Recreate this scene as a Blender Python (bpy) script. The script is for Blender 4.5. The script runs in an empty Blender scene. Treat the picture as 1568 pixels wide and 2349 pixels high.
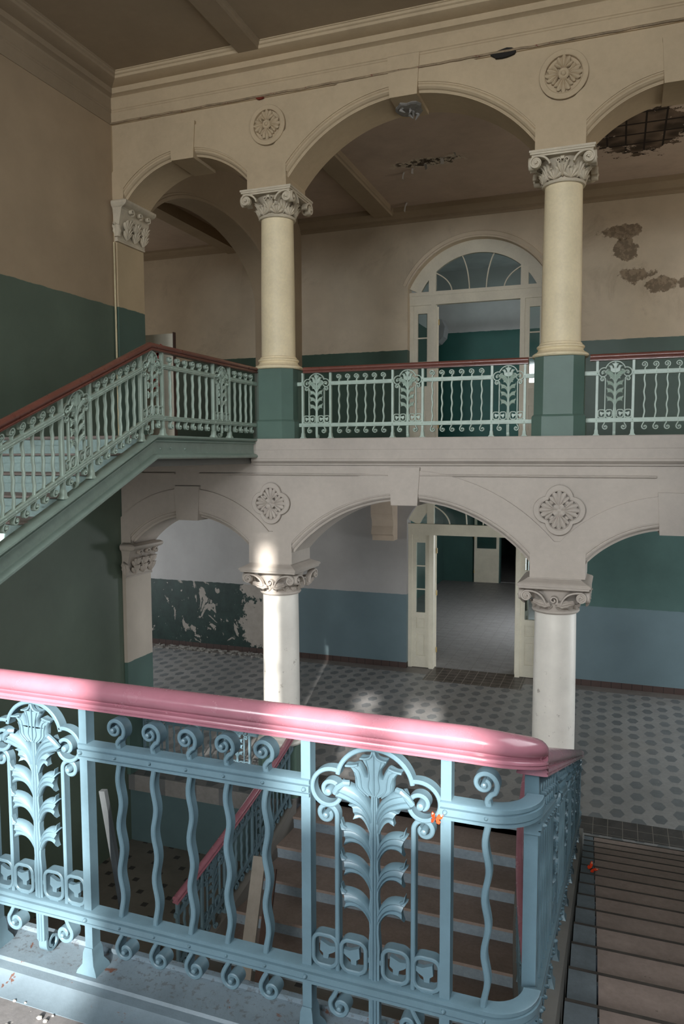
import bpy, bmesh, math, random
from math import sin, cos, pi, sqrt, atan2, radians
from mathutils import Vector, Matrix
from mathutils.geometry import tessellate_polygon as tessellate
random.seed(7)
SC = bpy.context.scene
COL = SC.collection

# ------------------------------------------------------------------ levels (metres, eye of the photographer at z = 0)
G = -4.9          # ground floor hall
LAND = -1.742     # half landing the photographer stands on
GAL = 0.20        # gallery floor
BASE = -5.97      # lower entrance landing
XL, XR = -6.93, 1.75
YF = 9.35         # front of the arcade wall
YB = 10.0         # back of the arcade wall
YBK = 16.3        # back wall of the halls
CX1, CX2, CY = -4.48, -0.68, 9.70

# ------------------------------------------------------------------ object helpers
def link(o, parent=None):
    COL.objects.link(o)
    if parent is not None:
        o.parent = parent
    return o

def tag(o, label=None, cat=None, group=None, kind=None):
    if label: o['label'] = label
    if cat: o['category'] = cat
    if group: o['group'] = group
    if kind: o['kind'] = kind
    return o

def thing(name, label, cat, loc=(0, 0, 0), rz=0.0, group=None, kind='thing'):
    o = bpy.data.objects.new(name, None)
    o.empty_display_size = 0.1
    o.location = loc
    o.rotation_euler = (0, 0, rz)
    link(o)
    return tag(o, label, cat, group, kind)

class MB:
    """collects geometry; build() links it as one mesh object"""
    def __init__(s, T=None):
        s.v = []; s.f = []; s.T = T
    def P(s, p):
        if s.T: p = s.T(p)
        s.v.append((p[0], p[1], p[2])); return len(s.v) - 1
    def face(s, pts):
        s.f.append([s.P(p) for p in pts])
    def box(s, x0, x1, y0, y1, z0, z1):
        c = [(x0,y0,z0),(x1,y0,z0),(x1,y1,z0),(x0,y1,z0),(x0,y0,z1),(x1,y0,z1),(x1,y1,z1),(x0,y1,z1)]
        i = [s.P(p) for p in c]
        for q in ((3,2,1,0),(4,5,6,7),(0,1,5,4),(1,2,6,5),(2,3,7,6),(3,0,4,7)):
            s.f.append([i[k] for k in q])
        return s
    def loft(s, rings, closed=True, caps=True):
        idx = [[s.P(p) for p in r] for r in rings]
        n = len(idx[0])
        for a, b in zip(idx, idx[1:]):
            for k in range(n if closed else n - 1):
                k2 = (k + 1) % n
                s.f.append([a[k], a[k2], b[k2], b[k]])
        if caps and closed:
            s.f.append(list(reversed(idx[0]))); s.f.append(list(idx[-1]))
        return s
    def lathe(s, prof, c=(0, 0, 0), n=32, a0=0, a1=2*pi, sx=1, sy=1):
        full = abs(a1 - a0 - 2*pi) < 1e-6
        m = n if full else n + 1
        rings = []
        for r, z in prof:
            rings.append([(c[0] + sx*r*cos(a0 + (a1-a0)*k/n), c[1] + sy*r*sin(a0 + (a1-a0)*k/n), c[2] + z) for k in range(m)])
        s.loft(rings, closed=full, caps=full)
        return s
    def prism(s, poly, w0, w1, axis='y', ins=0.0):
        """poly in (a, b); extruded along the axis; y: (a,w,b)  x: (w,a,b)  z: (a,b,w)"""
        def m(p, w):
            return {'y': (p[0], w, p[1]), 'x': (w, p[0], p[1]), 'z': (p[0], p[1], w)}[axis]
        if ins:
            cx = sum(p[0] for p in poly)/len(poly); cy = sum(p[1] for p in poly)/len(poly)
            small = [(cx + (p[0]-cx)*(1-ins), cy + (p[1]-cy)*(1-ins)) for p in poly]
        else:
            small = poly
        s.loft([[m(p, w0) for p in small], [m(p, w0 + (w1-w0)*(0.35 if ins else 0.5)) for p in poly], [m(p, w1) for p in poly]])
        return s
    def ribbon(s, pts, wid, w0, w1, bev=0.003, caps=True, taper=None):
        """flat iron strap standing on edge along a path in the (u, v) plane, depth w0..w1"""
        n = len(pts); rings = []
        for i, p in enumerate(pts):
            a = pts[max(0, i-1)]; b = pts[min(n-1, i+1)]
            tx, tz = b[0]-a[0], b[1]-a[1]
            l = math.hypot(tx, tz) or 1e-9
            nx, nz = -tz/l, tx/l
            h = wid*0.5*(taper(i/(n-1)) if taper else 1.0)
            bb = min(bev, h*0.6)
            sec = [(-h, w0+bb), (-h+bb, w0), (h-bb, w0), (h, w0+bb), (h, w1), (-h, w1)]
            rings.append([(p[0]+nx*o, w, p[1]+nz*o) for o, w in sec])
        s.loft(rings, True, caps)
        return s
    def tube(s, pts, r, n=8):
        rings = []
        m = len(pts)
        for i, p in enumerate(pts):
            a = Vector(pts[max(0, i-1)]); b = Vector(pts[min(m-1, i+1)])
            t = (b-a).normalized()
            u = t.cross(Vector((0, 0, 1)))
            if u.length < 1e-4: u = Vector((1, 0, 0))
            u.normalize(); w = u.cross(t)
            rr = r(i/(m-1)) if callable(r) else r
            rings.append([tuple(Vector(p) + u*rr*cos(2*pi*k/n) + w*rr*sin(2*pi*k/n)) for k in range(n)])
        s.loft(rings)
        return s
    def sweep(s, prof, pts, caps=True):
        """profile (side, up) swept along a path; side stays horizontal, profile plumb"""
        m = len(pts); rings = []
        for i, p in enumerate(pts):
            p = Vector(p)
            a = Vector(pts[i-1]) if i > 0 else None
            b = Vector(pts[i+1]) if i < m-1 else None
            d1 = (p-a) if a is not None else (b-p)
            d2 = (b-p) if b is not None else (p-a)
            h1 = Vector((d1.x, d1.y, 0)); h2 = Vector((d2.x, d2.y, 0))
            if h1.length < 1e-6: h1 = h2
            if h2.length < 1e-6: h2 = h1
            h1.normalize(); h2.normalize()
            h = (h1+h2)
            if h.length < 1e-6: h = h1
            h.normalize()
            k = 1.0/max(0.5, h.dot(h1))
            side = Vector((-h.y, h.x, 0))*k
            rings.append([tuple(p + side*q[0] + Vector((0, 0, q[1]))) for q in prof])
        s.loft(rings, True, caps)
        return s
    def mesh(s, name, mat, smooth=35):
        me = bpy.data.meshes.new(name)
        me.from_pydata(s.v, [], s.f)
        me.update()
        bm = bmesh.new(); bm.from_mesh(me)
        bmesh.ops.remove_doubles(bm, verts=bm.verts, dist=1e-5)
        bmesh.ops.recalc_face_normals(bm, faces=bm.faces)
        bm.to_mesh(me); bm.free()
        if mat is not None:
            for q in (mat if isinstance(mat, (list, tuple)) else [mat]):
                me.materials.append(q)
        if smooth:
            for p in me.polygons: p.use_smooth = True
            me.set_sharp_from_angle(angle=radians(smooth))
        return me
    def build(s, name, mat, parent=None, smooth=35, loc=None):
        o = bpy.data.objects.new(name, s.mesh(name, mat, smooth))
        link(o, parent)
        if loc: o.location = loc
        return o

def struct(name, mb, mat, smooth=35, parent=None):
    o = mb.build(name, mat, parent, smooth)
    if parent is None: o['kind'] = 'structure'
    return o

def bez(P, t):
    a = (1-t); n = len(P[0])
    return tuple(a**3*P[0][k] + 3*a*a*t*P[1][k] + 3*a*t*t*P[2][k] + t**3*P[3][k] for k in range(n))

# ------------------------------------------------------------------ materials
def lin(c):
    return tuple(((x/255)/12.92 if x/255 <= 0.04045 else (((x/255)+0.055)/1.055)**2.4) for x in c) + (1.0,)

class NT:
    def __init__(s, name):
        s.m = bpy.data.materials.new(name); s.m.use_nodes = True
        s.t = s.m.node_tree; s.b = s.t.nodes['Principled BSDF']; s.out = s.t.nodes['Material Output']
        g = s.t.nodes.new('ShaderNodeNewGeometry'); s.pos = g.outputs['Position']; s.nrm = g.outputs['Normal']
        x = s.t.nodes.new('ShaderNodeSeparateXYZ'); s.t.links.new(s.pos, x.inputs[0])
        s.x, s.y, s.z = x.outputs
    def _in(s, sock, v):
        if isinstance(v, bpy.types.NodeSocket): s.t.links.new(v, sock)
        else: sock.default_value = v
    def m2(s, op, a, b=0.0, c=None, clamp=False):
        n = s.t.nodes.new('ShaderNodeMath'); n.operation = op; n.use_clamp = clamp
        s._in(n.inputs[0], a); s._in(n.inputs[1], b)
        if c is not None: s._in(n.inputs[2], c)
        return n.outputs[0]
    def vec(s, x, y, z):
        n = s.t.nodes.new('ShaderNodeCombineXYZ')
        s._in(n.inputs[0], x); s._in(n.inputs[1], y); s._in(n.inputs[2], z)
        return n.outputs[0]
    def noise(s, scale=3.0, detail=4.0, rough=0.6, vec=None, dist=0.0):
        n = s.t.nodes.new('ShaderNodeTexNoise'); n.inputs['Scale'].default_value = scale
        n.inputs['Detail'].default_value = detail; n.inputs['Roughness'].default_value = rough
        n.inputs['Distortion'].default_value = dist
        s.t.links.new(vec or s.pos, n.inputs['Vector']); return n.outputs['Fac']
    def vor(s, scale=3.0, feature='F1', vec=None, rnd=1.0):
        n = s.t.nodes.new('ShaderNodeTexVoronoi'); n.feature = feature
        n.inputs['Scale'].default_value = scale; n.inputs['Randomness'].default_value = rnd
        s.t.links.new(vec or s.pos, n.inputs['Vector']); return n
    def step(s, v, lo, hi):
        n = s.t.nodes.new('ShaderNodeMapRange'); n.interpolation_type = 'SMOOTHSTEP'
        s._in(n.inputs[0], v); n.inputs[1].default_value = lo; n.inputs[2].default_value = hi
        return n.outputs[0]
    def lerp(s, v, a, b, lo=0.3, hi=0.7):
        n = s.t.nodes.new('ShaderNodeMapRange'); s._in(n.inputs[0], v)
        n.inputs[1].default_value = lo; n.inputs[2].default_value = hi
        n.inputs[3].default_value = a; n.inputs[4].default_value = b
        return n.outputs[0]
    def mix(s, f, a, b, mode='MIX'):
        n = s.t.nodes.new('ShaderNodeMix'); n.data_type = 'RGBA'; n.blend_type = mode
        s._in(n.inputs[0], f)
        s._in(n.inputs[6], lin(a) if isinstance(a, tuple) and len(a) == 3 else a)
        s._in(n.inputs[7], lin(b) if isinstance(b, tuple) and len(b) == 3 else b)
        return n.outputs[2]
    def tint(s, col, lo, hi, fac):
        """brightness wear: colour times lo..hi by a 0..1 noise"""
        k = s.lerp(fac, lo, hi)
        g = s.t.nodes.new('ShaderNodeCombineColor')
        for i in range(3): s.t.links.new(k, g.inputs[i])
        return s.mix(1.0, col, g.outputs[0], 'MULTIPLY')
    def bump(s, h, strength=0.2, dist=0.01):
        n = s.t.nodes.new('ShaderNodeBump'); n.inputs['Strength'].default_value = strength
        n.inputs['Distance'].default_value = dist
        s.t.links.new(h, n.inputs['Height']); s.t.links.new(n.outputs[0], s.b.inputs['Normal'])
    def done(s, col, rough=0.6, spec=0.4, coat=0.0):
        s._in(s.b.inputs['Base Color'], lin(col) if isinstance(col, tuple) else col)
        s._in(s.b.inputs['Roughness'], rough)
        s.b.inputs['Specular IOR Level'].default_value = spec
        if coat: 
            s.b.inputs['Coat Weight'].default_value = coat; s.b.inputs['Coat Roughness'].default_value = 0.15
        return s.m

def paint(name, col, rough=0.6, lo=0.82, hi=1.08, scale=1.6, bump=0.15, bscale=25, spec=0.35, chips=None, chipcol=(90, 60, 40), fine=0.0):
    n = NT(name)
    a = n.noise(scale, 6, 0.65)
    c = n.tint(lin(col), lo, hi, a)
    if fine:
        c = n.tint(c, 1-fine, 1+fine, n.noise(scale*14, 4, 0.7))
    if chips:
        k = n.step(n.noise(chips[0], 5, 0.7), chips[1], chips[1]+0.03)
        c = n.mix(k, c, chipcol)
    n.bump(n.noise(bscale, 5, 0.6), bump, 0.004)
    return n.done(c, rough, spec)

def hexmask(n, a, b, hx, hy, ox=0.0, oy=0.0):
    """staggered hexagons on the X-Y plane: columns every a in X, every b in Y, alternate columns shifted half"""
    def lattice(sx, sy):
        u = n.m2('SUBTRACT', n.x, ox + sx); v = n.m2('SUBTRACT', n.y, oy + sy)
        u = n.m2('ABSOLUTE', n.m2('SUBTRACT', n.m2('FLOORED_MODULO', n.m2('ADD', u, a), 2*a), a))
        v = n.m2('ABSOLUTE', n.m2('SUBTRACT', n.m2('FLOORED_MODULO', n.m2('ADD', v, b/2), b), b/2))
        d1 = n.m2('DIVIDE', v, hy)
        d2 = n.m2('ADD', n.m2('DIVIDE', u, hx), n.m2('MULTIPLY', d1, 0.55))
        d = n.m2('MAXIMUM', d1, d2)
        return n.m2('SUBTRACT', 1.0, n.step(d, 0.96, 1.04))
    return n.m2('MAXIMUM', lattice(0, 0), lattice(a, b/2))

def grid_lines(n, p, q, a, b, w, oa=0.0, ob=0.0):
    def one(c, a, o):
        t = n.m2('FLOORED_MODULO', n.m2('SUBTRACT', c, o), a)
        return n.m2('LESS_THAN', t, w)
    return n.m2('MAXIMUM', one(p, a, oa), one(q, b, ob))

# ------------------------------------------------------------------ wall paints, floors, metals, woods
M_ARCH_UP = paint('cream_distemper', (190, 170, 140), 0.75, 0.86, 1.06, 0.9, 0.10, 18, fine=0.04)
M_ARCH_LO = paint('white_distemper', (184, 175, 166), 0.7, 0.86, 1.05, 1.0, 0.10, 18, fine=0.04)
M_COL_UP = paint('column_cream', (236, 220, 184), 0.5, 0.88, 1.05, 2.2, 0.12, 14, fine=0.05)
M_CAP_UP = paint('capital_cream', (206, 194, 172), 0.65, 0.8, 1.05, 6.0, 0.15, 30, fine=0.06)
M_CEIL = paint('ceiling_distemper', (160, 143, 120), 0.85, 0.85, 1.06, 0.7, 0.1, 12, fine=0.03)
M_PED = paint('pedestal_green', (92, 116, 106), 0.45, 0.85, 1.06, 2.0, 0.1, 20)
M_DOOR = paint('door_white', (214, 208, 190), 0.5, 0.88, 1.04, 2.5, 0.08, 40, fine=0.03)
M_DARKLINE = paint('black_grime', (38, 34, 30), 0.8, 0.8, 1.1)
M_HOUSE = paint('outer_plaster', (150, 146, 138), 0.8)

def mat_column_low():
    n = NT('column_white_worn')
    c = n.tint(lin((230, 226, 218)), 0.85, 1.04, n.noise(2.0, 6, 0.6))
    spots = n.step(n.noise(9.0, 7, 0.75), 0.60, 0.66)
    zone = n.step(n.z, -2.6, -3.2)
    zone = n.m2('SUBTRACT', n.step(n.m2('MULTIPLY', n.z, -1.0), 2.3, 2.9), n.step(n.m2('MULTIPLY', n.z, -1.0), 3.6, 4.1))
    c = n.mix(n.m2('MULTIPLY', spots, n.m2('MULTIPLY', zone, 0.6)), c, (120, 108, 98))
    n.bump(n.noise(16, 6, 0.7), 0.2, 0.006)
    return n.done(c, 0.45, 0.4)
M_COL_LO = mat_column_low()

def mat_two_tone(name, low, high, zs, rough_low=0.4, rough_high=0.75, stain=0.0, lowvar=(0.8, 1.1), highvar=(0.85, 1.06)):
    n = NT(name)
    lo = n.tint(lin(low), lowvar[0], lowvar[1], n.noise(0.9, 6, 0.65))
    hi = n.tint(lin(high), highvar[0], highvar[1], n.noise(0.8, 6, 0.65))
    if stain:
        k = n.step(n.noise(0.75, 7, 0.7, dist=0.4), 0.52, 0.70)
        hi = n.mix(n.m2('MULTIPLY', k, stain), hi, (120, 104, 84))
        k2 = n.step(n.noise(2.6, 6, 0.75), 0.60, 0.72)
        hi = n.mix(n.m2('MULTIPLY', k2, stain*0.6), hi, (105, 92, 78))
    wob = n.m2('ADD', n.z, n.lerp(n.noise(6, 2), -0.006, 0.006))
    s = n.step(wob, zs-0.004, zs+0.004)
    c = n.mix(s, lo, hi)
    r = n.m2('ADD', n.m2('MULTIPLY', s, rough_high-rough_low), rough_low)
    n.bump(n.noise(14, 5, 0.6), 0.12, 0.004)
    return n.done(c, r, 0.4)
M_WALL_L = mat_two_tone('wall_left_paint', (92, 107, 94), (172, 152, 126), 2.14, 0.42)
M_JAMB_UP = mat_two_tone('jamb_upper_paint', (78, 100, 90), (190, 170, 138), 2.14)
M_JAMB_LO = mat_two_tone('jamb_lower_paint', (78, 104, 98), (196, 186, 174), -3.15)
M_WALL_R = mat_two_tone('wall_right_paint', (90, 108, 98), (176, 158, 132), 2.14)
M_ROOM_UP = mat_two_tone('upper_room_paint', (40, 96, 88), (196, 198, 196), 3.25, 0.5)
M_ROOM_LO = mat_two_tone('lower_room_paint', (62, 92, 88), (120, 120, 118), -1.6, 0.5)
M_BASE_WALL = paint('gloss_teal', (84, 106, 110), 0.2, 0.85, 1.08, 1.0, 0.05, 6, spec=0.6)

def blob(n, cx, cz, rx, rz, u=None, v=None):
    """1 inside an ellipse on a wall, with a ragged noise edge"""
    dx = n.m2('DIVIDE', n.m2('SUBTRACT', u or n.x, cx), rx)
    dz = n.m2('DIVIDE', n.m2('SUBTRACT', v or n.z, cz), rz)
    d = n.m2('SQRT', n.m2('ADD', n.m2('MULTIPLY', dx, dx), n.m2('MULTIPLY', dz, dz)))
    return n.m2('ADD', d, n.lerp(n.noise(4.5, 6, 0.7), 0.45, -0.45))

def mat_back_up():
    n = NT('gallery_back_wall_paint')
    lo = n.tint(lin((60, 86, 74)), 0.8, 1.1, n.noise(0.9, 6, 0.65))
    hi = n.tint(lin((206, 192, 170)), 0.82, 1.06, n.noise(0.8, 6, 0.65))
    k = n.step(n.noise(0.9, 7, 0.72, dist=0.5), 0.50, 0.72)
    hi = n.mix(n.m2('MULTIPLY', k, 0.5), hi, (160, 146, 126))
    for cx, cz, rx, rz in ((0.02, 4.38, 0.42, 0.14), (0.05, 4.02, 0.26, 0.2), (0.25, 3.52, 0.35, 0.16), (0.75, 3.28, 0.3, 0.16), (1.4, 3.3, 0.4, 0.15)):
        m = n.m2('SUBTRACT', 1.0, n.step(blob(n, cx, cz, rx, rz), 0.86, 0.98))
        hi = n.mix(n.m2('MULTIPLY', m, 0.8), hi, n.mix(n.step(n.noise(11, 4, 0.7), 0.45, 0.6), (96, 80, 62), (140, 122, 100)))
    s = n.step(n.m2('ADD', n.z, n.lerp(n.noise(6, 2), -0.006, 0.006)), 2.268, 2.276)
    c = n.mix(s, lo, hi)
    n.bump(n.noise(14, 5, 0.6), 0.15, 0.004)
    return n.done(c, n.m2('ADD', n.m2('MULTIPLY', s, 0.35), 0.42), 0.4)
M_BACK_UP = mat_back_up()

def mat_back_lo():
    n = NT('hall_back_wall_paint')
    teal = n.tint(lin((98, 116, 122)), 0.84, 1.08, n.noise(0.7, 6, 0.6))
    lil = n.tint(lin((160, 157, 155)), 0.86, 1.05, n.noise(0.8, 6, 0.65))
    gr = n.tint(lin((78, 104, 100)), 0.8, 1.08, n.noise(0.8, 5, 0.65))
    right = n.step(n.x, -1.2, -1.1)
    up = n.mix(right, lil, gr)
    # peeling paint at the left end
    pz = n.vec(n.x, 0.0, n.m2('MULTIPLY', n.z, 0.75))
    dark = n.tint(lin((38, 54, 50)), 0.6, 1.3, n.noise(3.5, 6, 0.7, vec=pz))
    pat = n.noise(2.3, 5, 0.66, vec=pz, dist=0.7)
    flakes = n.m2('MAXIMUM', n.step(pat, 0.585, 0.60), n.step(n.noise(7.5, 4, 0.7, vec=pz, dist=0.5), 0.655, 0.67))
    big = n.m2('SUBTRACT', 1.0, n.step(blob(n, -8.05, -4.15, 0.55, 0.62), 0.95, 0.99))
    big2 = n.m2('SUBTRACT', 1.0, n.step(blob(n, -8.15, -3.3, 0.5, 0.25), 0.95, 0.99))
    pm = n.m2('MAXIMUM', flakes, n.m2('MAXIMUM', big, big2))
    plaster = n.tint(lin((150, 142, 134)), 0.85, 1.1, n.noise(5, 5, 0.7))
    peel = n.mix(pm, dark, plaster)
    left = n.m2('SUBTRACT', 1.0, n.step(n.x, -7.62, -7.58))
    low = n.mix(left, teal, peel)
    s = n.step(n.m2('ADD', n.z, n.lerp(n.noise(6, 2), -0.006, 0.006)), -3.204, -3.196)
    c = n.mix(s, low, up)
    # dark tiled foot course
    foot = n.m2('LESS_THAN', n.z, G+0.13)
    ln = n.m2('LESS_THAN', n.m2('FLOORED_MODULO', n.x, 0.2), 0.012)
    c = n.mix(foot, c, n.mix(ln, (70, 56, 52), (40, 36, 34)))
    hgt = n.m2('ADD', n.m2('MULTIPLY', n.m2('MULTIPLY', pm, left), -2.0), n.noise(14, 5, 0.6))
    n.bump(hgt, 0.25, 0.006)
    return n.done(c, n.m2('ADD', n.m2('MULTIPLY', s, 0.2), 0.55), 0.3)
M_BACK_LO = mat_back_lo()

def mat_hall_floor():
    n = NT('hexagon_tile_floor')
    h = hexmask(n, 0.27, 0.405, 0.100, 0.127, -0.15, 11.97)
    gray = n.tint(lin((138, 137, 136)), 0.82, 1.1, n.noise(1.2, 6, 0.7))
    gray = n.tint(gray, 0.9, 1.08, n.noise(18, 4, 0.7))
    dk = n.tint(lin((106, 109, 111)), 0.8, 1.12, n.noise(2.2, 5, 0.7))
    c = n.mix(h, gray, dk)
    bd = n.m2('MULTIPLY', n.m2('LESS_THAN', n.y, 10.33), n.m2('GREATER_THAN', n.y, 9.85))
    gl = grid_lines(n, n.x, n.y, 0.183, 0.22, 0.008, 0.0, 9.89)
    bt = n.mix(gl, n.tint(lin((70, 66, 64)), 0.75, 1.2, n.noise(5, 3, 0.6)), (120, 114, 106))
    c = n.mix(bd, c, bt)
    # dark threshold of small tiles in front of the door and grey strip along the wall
    th = n.m2('MULTIPLY', n.m2('GREATER_THAN', n.y, 15.55), n.m2('LESS_THAN', n.y, 16.6))
    thx = n.m2('MULTIPLY', n.m2('GREATER_THAN', n.x, -3.85), n.m2('LESS_THAN', n.x, -1.75))
    gl2 = grid_lines(n, n.x, n.y, 0.2, 0.2, 0.012)
    c = n.mix(n.m2('MULTIPLY', th, thx), c, n.mix(gl2, n.tint(lin((74, 68, 64)), 0.6, 1.3, n.noise(7, 4, 0.7)), (128, 122, 114)))
    strip = n.m2('GREATER_THAN', n.y, 15.98)
    strip = n.m2('MULTIPLY', strip, n.m2('SUBTRACT', 1.0, thx))
    c = n.mix(strip, c, n.tint(lin((112, 106, 102)), 0.8, 1.1, n.noise(4, 4, 0.7)))
    dust = n.step(n.noise(0.8, 6, 0.7, dist=0.5), 0.5, 0.75)
    c = n.mix(n.m2('MULTIPLY', dust, 0.35), c, (128, 122, 114))
    specks = n.step(n.noise(26, 3, 0.7), 0.70, 0.74)
    c = n.mix(n.m2('MULTIPLY', specks, 0.5), c, (176, 170, 160))
    n.bump(n.noise(30, 5, 0.7), 0.08, 0.003)
    return n.done(c, 0.42, 0.35)
M_FLOOR = mat_hall_floor()

def mat_room_floor():
    n = NT('worn_tile_floor')
    v = n.vec(n.m2('MULTIPLY', n.x, 1.0), n.m2('MULTIPLY', n.y, 2.6), 0.0)
    c = n.tint(lin((136, 136, 137)), 0.72, 1.16, n.noise(2.6, 6, 0.75, vec=v))
    sp = n.step(n.noise(5.5, 4, 0.7, vec=v), 0.6, 0.66)
    c = n.mix(n.m2('MULTIPLY', sp, 0.6), c, (86, 80, 78))
    gl = grid_lines(n, n.x, n.y, 0.3, 0.3, 0.012)
    c = n.mix(n.m2('MULTIPLY', gl, 0.35), c, (84, 78, 74))
    return n.done(c, 0.5, 0.3)
M_ROOMFLOOR = mat_room_floor()

def mat_base_floor():
    n = NT('dotted_tile_floor')
    c = n.tint(lin((132, 126, 118)), 0.75, 1.12, n.noise(1.6, 6, 0.7))
    def dots(ox, oy):
        u = n.m2('ABSOLUTE', n.m2('SUBTRACT', n.m2('FLOORED_MODULO', n.m2('SUBTRACT', n.x, ox), 0.46), 0.23))
        v = n.m2('ABSOLUTE', n.m2('SUBTRACT', n.m2('FLOORED_MODULO', n.m2('SUBTRACT', n.y, oy), 0.46), 0.23))
        return n.m2('LESS_THAN', n.m2('MAXIMUM', u, v), 0.042)
    c = n.mix(n.m2('MAXIMUM', dots(0, 0), dots(0.23, 0.23)), c, (72, 68, 66))
    n.bump(n.noise(30, 5, 0.7), 0.08, 0.003)
    return n.done(c, 0.45, 0.3)
M_BASEFLOOR = mat_base_floor()

def mat_landing():
    n = NT('grey_cement_floor')
    c = n.tint(lin((122, 120, 120)), 0.7, 1.15, n.noise(2.0, 7, 0.7))
    c = n.tint(c, 0.8, 1.12, n.noise(34, 5, 0.7))
    sp = n.step(n.noise(60, 3, 0.6), 0.70, 0.74)
    c = n.mix(n.m2('MULTIPLY', sp, 0.6), c, (190, 188, 182))
    n.bump(n.noise(40, 5, 0.7), 0.25, 0.004)
    return n.done(c, 0.65, 0.3)
M_LANDING = mat_landing()

def mat_ceiling_hall():
    n = NT('hall_ceiling_peeling')
    c = n.tint(lin((190, 172, 156)), 0.8, 1.08, n.noise(0.8, 6, 0.7))
    m = n.m2('SUBTRACT', 1.0, n.step(blob(n, 0.25, 13.8, 0.78, 1.0, n.x, n.y), 0.93, 0.97))
    br = n.m2('MAXIMUM', n.m2('LESS_THAN', n.m2('FLOORED_MODULO', n.x, 0.3), 0.03), n.m2('LESS_THAN', n.m2('FLOORED_MODULO', n.y, 0.42), 0.05))
    lath = n.mix(br, n.tint(lin((92, 78, 66)), 0.5, 1.5, n.vor(3.2).outputs['Distance']), (40, 34, 30))
    c = n.mix(m, c, lath)
    w = n.m2('SUBTRACT', 1.0, n.step(blob(n, -3.35, 13.85, 0.75, 0.22, n.x, n.y), 0.80, 0.86))
    c = n.mix(w, c, n.mix(n.step(n.noise(9, 4, 0.7), 0.45, 0.55), (70, 60, 52), (196, 184, 166)))
    n.bump(n.m2('ADD', n.m2('MULTIPLY', n.m2('MAXIMUM', m, w), -3.0), n.noise(9, 5)), 0.3, 0.01)
    return n.done(c, 0.85, 0.2)
M_CEIL_HALL = mat_ceiling_hall()

def mat_iron(name, col, rough=0.38):
    n = NT(name)
    c = n.tint(lin(col), 0.84, 1.08, n.noise(7, 6, 0.7))
    k = n.step(n.noise(38, 6, 0.75), 0.70, 0.735)
    c = n.mix(n.m2('MULTIPLY', k, 0.75), c, n.mix(n.noise(9, 3), (120, 62, 34), (70, 60, 58)))
    n.bump(n.noise(90, 4, 0.7), 0.18, 0.002)
    return n.done(c, rough, 0.5)
M_IRON = mat_iron('iron_paint_shade_tone', (100, 126, 138))  # same iron paint as the gallery; dimmer, bluer light put into the colour
M_IRON_G = mat_iron('iron_paint_light_tone', (176, 194, 182))  # same iron paint, made paler and greener for the gallery's light
M_STRING = mat_iron('stringer_green_paint', (142, 160, 150), 0.36)

def mat_kerb():
    n = NT('kerb_blue_paint')
    c = n.tint(lin((112, 128, 138)), 0.7, 1.1, n.noise(3.0, 7, 0.7))
    fl = n.step(n.noise(46, 5, 0.75), 0.54, 0.6)
    up = n.step(n.y, 1.90, 1.93)
    c = n.mix(n.m2('MULTIPLY', n.m2('MULTIPLY', fl, up), 0.75), c, (84, 88, 92))
    rust = n.step(n.noise(5.5, 5, 0.75, dist=0.6), 0.625, 0.66)
    c = n.mix(n.m2('MULTIPLY', rust, 0.85), c, n.mix(n.noise(30, 3), (112, 66, 40), (84, 50, 34)))
    n.bump(n.noise(60, 5, 0.7), 0.25, 0.003)
    return n.done(c, 0.42, 0.45)
M_KERB = mat_kerb()

def mat_rail(name, col, rough=0.24):
    n = NT(name)
    c = n.tint(lin(col), 0.80, 1.14, n.noise(2.6, 6, 0.65))
    sc = n.step(n.noise(52, 4, 0.8), 0.73, 0.75)
    c = n.mix(n.m2('MULTIPLY', sc, 0.5), c, (196, 160, 150))
    ch = n.step(n.noise(11, 3, 0.6), 0.735, 0.745)
    c = n.mix(ch, c, (226, 216, 206))
    r = n.lerp(n.noise(9, 5, 0.7), rough*0.75, rough*1.6)
    n.bump(n.noise(70, 4, 0.7), 0.06, 0.002)
    return n.done(c, r, 0.5, 0.3)
M_RAIL = mat_rail('red_varnished_wood', (160, 106, 119), 0.2)
M_RAIL_B = mat_rail('brown_varnished_wood', (116, 70, 60), 0.3)

def mat_tread(name, col):
    n = NT(name)
    c = n.tint(lin(col), 0.74, 1.12, n.noise(1.8, 7, 0.7))
    c = n.tint(c, 0.86, 1.1, n.noise(26, 5, 0.7))
    d = n.step(n.noise(12, 4, 0.7), 0.68, 0.74)
    c = n.mix(n.m2('MULTIPLY', d, 0.5), c, (70, 58, 52))
    n.bump(n.noise(34, 5, 0.7), 0.12, 0.003)
    return n.done(c, 0.6, 0.3)
M_TREAD = mat_tread('brown_linoleum', (152, 136, 128))
M_TREAD_EDGE = mat_tread('grey_tread_paint', (112, 122, 128))
M_RISER = mat_tread('blue_riser_paint', (136, 152, 164))
M_RISER_L = mat_tread('pale_blue_riser_paint', (164, 188, 184))
M_TREAD_L = mat_tread('red_tread_edge', (150, 138, 132))
M_STONE = paint('soffit_plaster', (120, 118, 114), 0.75)
M_PLANK = paint('bare_board', (150, 144, 136), 0.7, 0.8, 1.1, 4)
M_PLANK_D = paint('dark_board', (72, 52, 44), 0.6, 0.7, 1.15, 5)
M_CHIP = paint('plaster_chip', (176, 172, 166), 0.8)
M_RED = paint('red_spray', (214, 44, 40), 0.5)
M_ORANGE = paint('red_wing', (232, 70, 30), 0.6, 0.7, 1.1, 60)
M_WINGSPOT = paint('wing_spot', (226, 206, 170), 0.6)
M_BODY = paint('insect_body', (46, 34, 28), 0.6)
M_BRASS = paint('brass', (176, 150, 90), 0.3)
M_PIPE = paint('pipe_cream', (200, 186, 150), 0.4)
M_FRAG = paint('torn_plaster', (150, 146, 140), 0.8, 0.6, 1.1, 12)
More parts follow.
